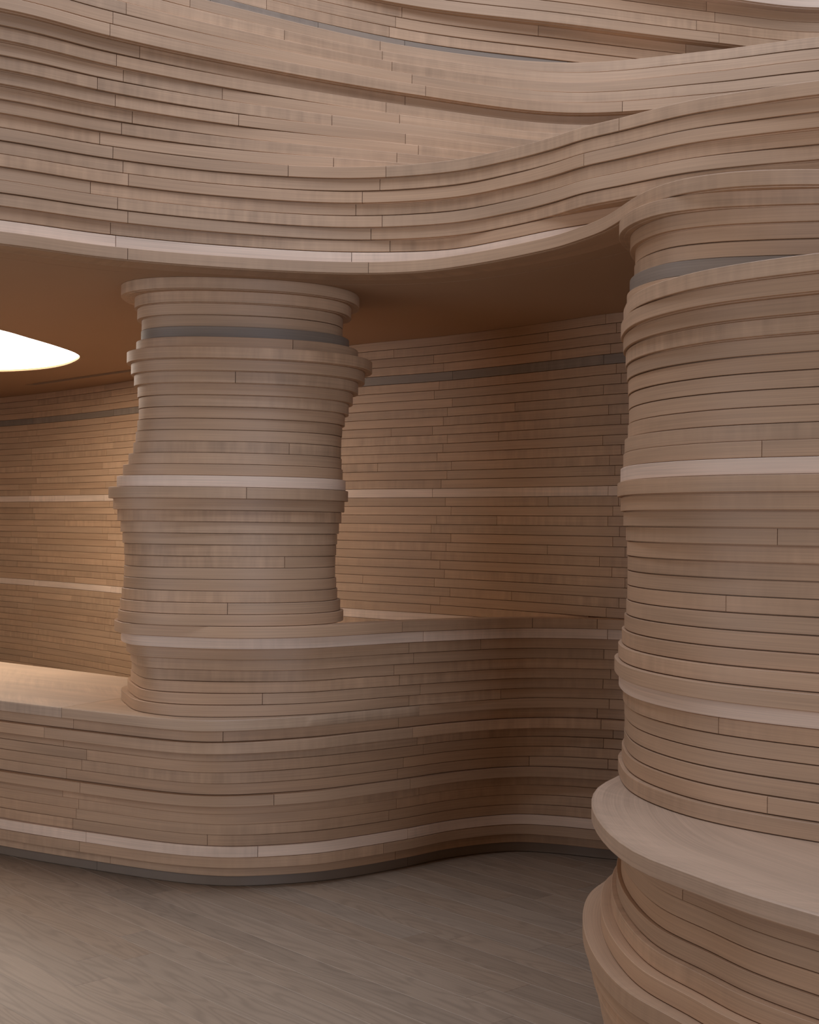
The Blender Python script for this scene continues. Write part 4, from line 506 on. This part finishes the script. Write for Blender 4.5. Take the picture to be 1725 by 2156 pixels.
# luminous oval
OVAL = spline([(-2.09, 6.92), (-2.03, 7.2), (-1.967, 7.53), (-1.935, 7.83), (-1.955, 8.02), (-2.04, 8.24), (-2.19, 8.5), (-2.4, 8.72), (-2.69, 8.87), (-3.1, 8.9), (-3.5, 8.65), (-3.75, 8.1), (-3.75, 7.4), (-3.5, 6.75), (-3.05, 6.35), (-2.6, 6.3), (-2.27, 6.52)], True, 0.05)
def filled(name, loops, z0, z1, mat, parent=None):
    """flat plate with holes: first loop outside, the rest holes"""
    bm = bmesh.new(); edges = []
    for lp in loops:
        vs = [bm.verts.new((x, y, z0)) for x, y in lp]
        edges += [bm.edges.new((vs[i], vs[(i+1) % len(vs)])) for i in range(len(vs))]
    bmesh.ops.triangle_fill(bm, use_beauty=True, use_dissolve=False, edges=edges)
    ret = bmesh.ops.extrude_face_region(bm, geom=list(bm.faces))
    for e in ret['geom']:
        if isinstance(e, bmesh.types.BMVert): e.co.z = z1
    bmesh.ops.recalc_face_normals(bm, faces=list(bm.faces))
    me = bpy.data.meshes.new(name); bm.to_mesh(me); bm.free()
    return link(name, me, mat, parent)
back_line = [p for p in offset(spline(PLAN['wall'][-17][0], step=0.1), -0.02)]
SEAM = 0.24
main_front = offset(front, -SEAM - 0.003)
outer = main_front + [(0.9, 4.5), (1.7, 4.7), (2.5, 4.75)] + list(reversed(back_line)) + [(-5.3, 4.5)]
slot_a, slot_b = Vector((-2.74, 9.70)), Vector((-1.72, 8.60))
sd = (slot_b - slot_a).normalized(); sn = Vector((-sd.y, sd.x))
slot_loop = [tuple(slot_a - sn*0.035), tuple(slot_b - sn*0.035), tuple(slot_b + sn*0.035), tuple(slot_a + sn*0.035)]
roof_outer = offset(front, -0.16) + [(0.9, 4.5), (1.7, 4.7), (2.5, 4.75)] + list(reversed(back_line)) + [(-5.3, 4.5)]
ceiling = tag(filled('ceiling', [roof_outer], zc+0.062, zc+0.10, DARK), 'flat taupe painted soffit over the reception desk', kind='structure')
filled('soffit_panel', [outer, OVAL, slot_loop], zc+0.0005, zc+0.03, PAINT, ceiling)
slab('soffit_edge_panel', offset(front, -0.012), offset(front, -SEAM), zc+0.0005, zc+0.03, PAINT, ceiling, bevel=0.0008)
lamp = empty('ceiling_light', (-2.8, 7.6, zc+0.02)); tag(lamp, 'large glowing white oval ceiling light set flush into the soffit', 'ceiling light')
g = filled('diffuser', [[(x+2.8, y-7.6) for x, y in offset(OVAL, -0.004, True)]], -0.006, -0.001, GLOW, lamp)
rim_a = offset(OVAL, 0.012, True); rim_b = offset(OVAL, -0.003, True)
filled('trim_ring', [[(x+2.8, y-7.6) for x, y in OVAL], [(x+2.8, y-7.6) for x, y in offset(OVAL, -0.01, True)]], -0.018, 0.001, PAINT, lamp)
slot = filled('air_slot', [[tuple(slot_a - sd*0.02 - sn*0.05), tuple(slot_b + sd*0.02 - sn*0.05), tuple(slot_b + sd*0.02 + sn*0.05), tuple(slot_a - sd*0.02 + sn*0.05)]], zc+0.031, zc+0.05, DARK, ceiling)
slot['label'] = 'thin black linear air slot'
blade = filled('blade', [[tuple(slot_a - sn*0.003), tuple(slot_b - sn*0.003), tuple(slot_b + sn*0.003), tuple(slot_a + sn*0.003)]], zc+0.014, zc+0.031, DARK, slot)

# ------------------------------------------------------------------ canopy fascia
canopy = empty('canopy', (0, 5.2, zc)); tag(canopy, 'S-curved maple canopy fascia sweeping over the desk into the right pier', 'canopy')
layered(PLAN['canopy'], canopy, lambda k: 0.14 if k == -18 else 0.30, step=0.035, g=0.003)

# ------------------------------------------------------------------ columns
column = empty('column', (-0.7, 5.73, zb(13))); tag(column, 'waisted oval column of stacked maple rings rising from the reception desk', 'column', kind='thing')
layered(PLAN['column'], column, 0.13, name='ring', closed=True, step=0.025)
pier = empty('pier', (1.2, 4.3, zb(21))); tag(pier, 'wide rippled maple pier at the right standing on the ledge base', 'pier', kind='thing')
layered(PLAN['pier'], pier, 0.26, step=0.03, g=0.0028)

# ------------------------------------------------------------------ ledge and flared base below the pier
bench = empty('ledge_bench', (1.2, 3.6, 0)); tag(bench, 'flared maple base with broad overhanging ledge at the right foreground', 'bench')
layered({k: v for k, v in PLAN['base'].items() if 22 <= k <= 35}, bench, 0.22, step=0.025)
lf = spline(PLAN['base'][21][0], step=0.03)
slab('ledge', lf, spline([(1.6, 4.6), (1.3, 4.5), (1.1, 4.3), (1.0, 4.0), (1.1, 3.8), (1.35, 3.5), (1.7, 3.3), (2.2, 3.0), (2.8, 2.85)], step=0.05), zb(22), zb(21), MAPLE, bench, (0.52, 0.355, 0.235), bevel=0.004)
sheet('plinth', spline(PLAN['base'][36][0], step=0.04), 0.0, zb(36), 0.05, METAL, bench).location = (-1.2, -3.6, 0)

# ------------------------------------------------------------------ reception desk
desk = empty('reception_desk', (-0.4, 6.0, 0)); tag(desk, 'long serpentine maple reception desk wrapping the foot of the column', 'reception desk')
layered({k: v for k, v in PLAN['desk'].items() if k != 21 and k < 36}, desk, lambda k: 0.10 if k < 21 else 0.22, step=0.03)
p21, j21 = PLAN['desk'][21]; c21 = spline(p21, step=0.03); s21 = lengths(c21)
def at_x(x): return next(s for s, p in zip(s21, c21) if p[0] >= x)
sa, sb = at_x(-1.455), j21[0]
bk = spline([(-3.9, 8.6), (-3.0, 8.05), (-2.25, 7.45), (-1.62, 6.95), (-1.4, 6.77), (-1.0, 6.5), (-0.6, 6.35), (-0.3, 6.25), (0.14, 6.1)], step=0.05); sbk = lengths(bk)
def bk_x(x): return next(s for s, p in zip(sbk, bk) if p[0] >= x)
WT = (0.52, 0.37, 0.255)
slab('worktop', cut(c21, s21, 0, sa-0.0008), cut(bk, sbk, 0, bk_x(-1.02)), zb(22)+GROOVE, zb(21), MAPLE, desk, WT, bevel=0.0025)
slab('worktop', cut(c21, s21, sa+0.0008, sb), cut(bk, sbk, bk_x(-1.02), sbk[-1]), zb(22)+GROOVE, zb(21), MAPLE, desk, (0.50, 0.335, 0.212), bevel=0.0025)
stops = [sb] + [j for j in j21 if j > sb + 0.05] + [s21[-1]]
for a, b in zip(stops, stops[1:]): board('board', cut(c21, s21, a, b), zb(22), zb(21), 0.22, MAPLE, desk, shade(21))
p36, j36 = PLAN['desk'][36]; c36 = spline(p36, step=0.03); s36 = lengths(c36)
stops = [0] + j36 + [s36[-1]]
for a, b in zip(stops, stops[1:]):
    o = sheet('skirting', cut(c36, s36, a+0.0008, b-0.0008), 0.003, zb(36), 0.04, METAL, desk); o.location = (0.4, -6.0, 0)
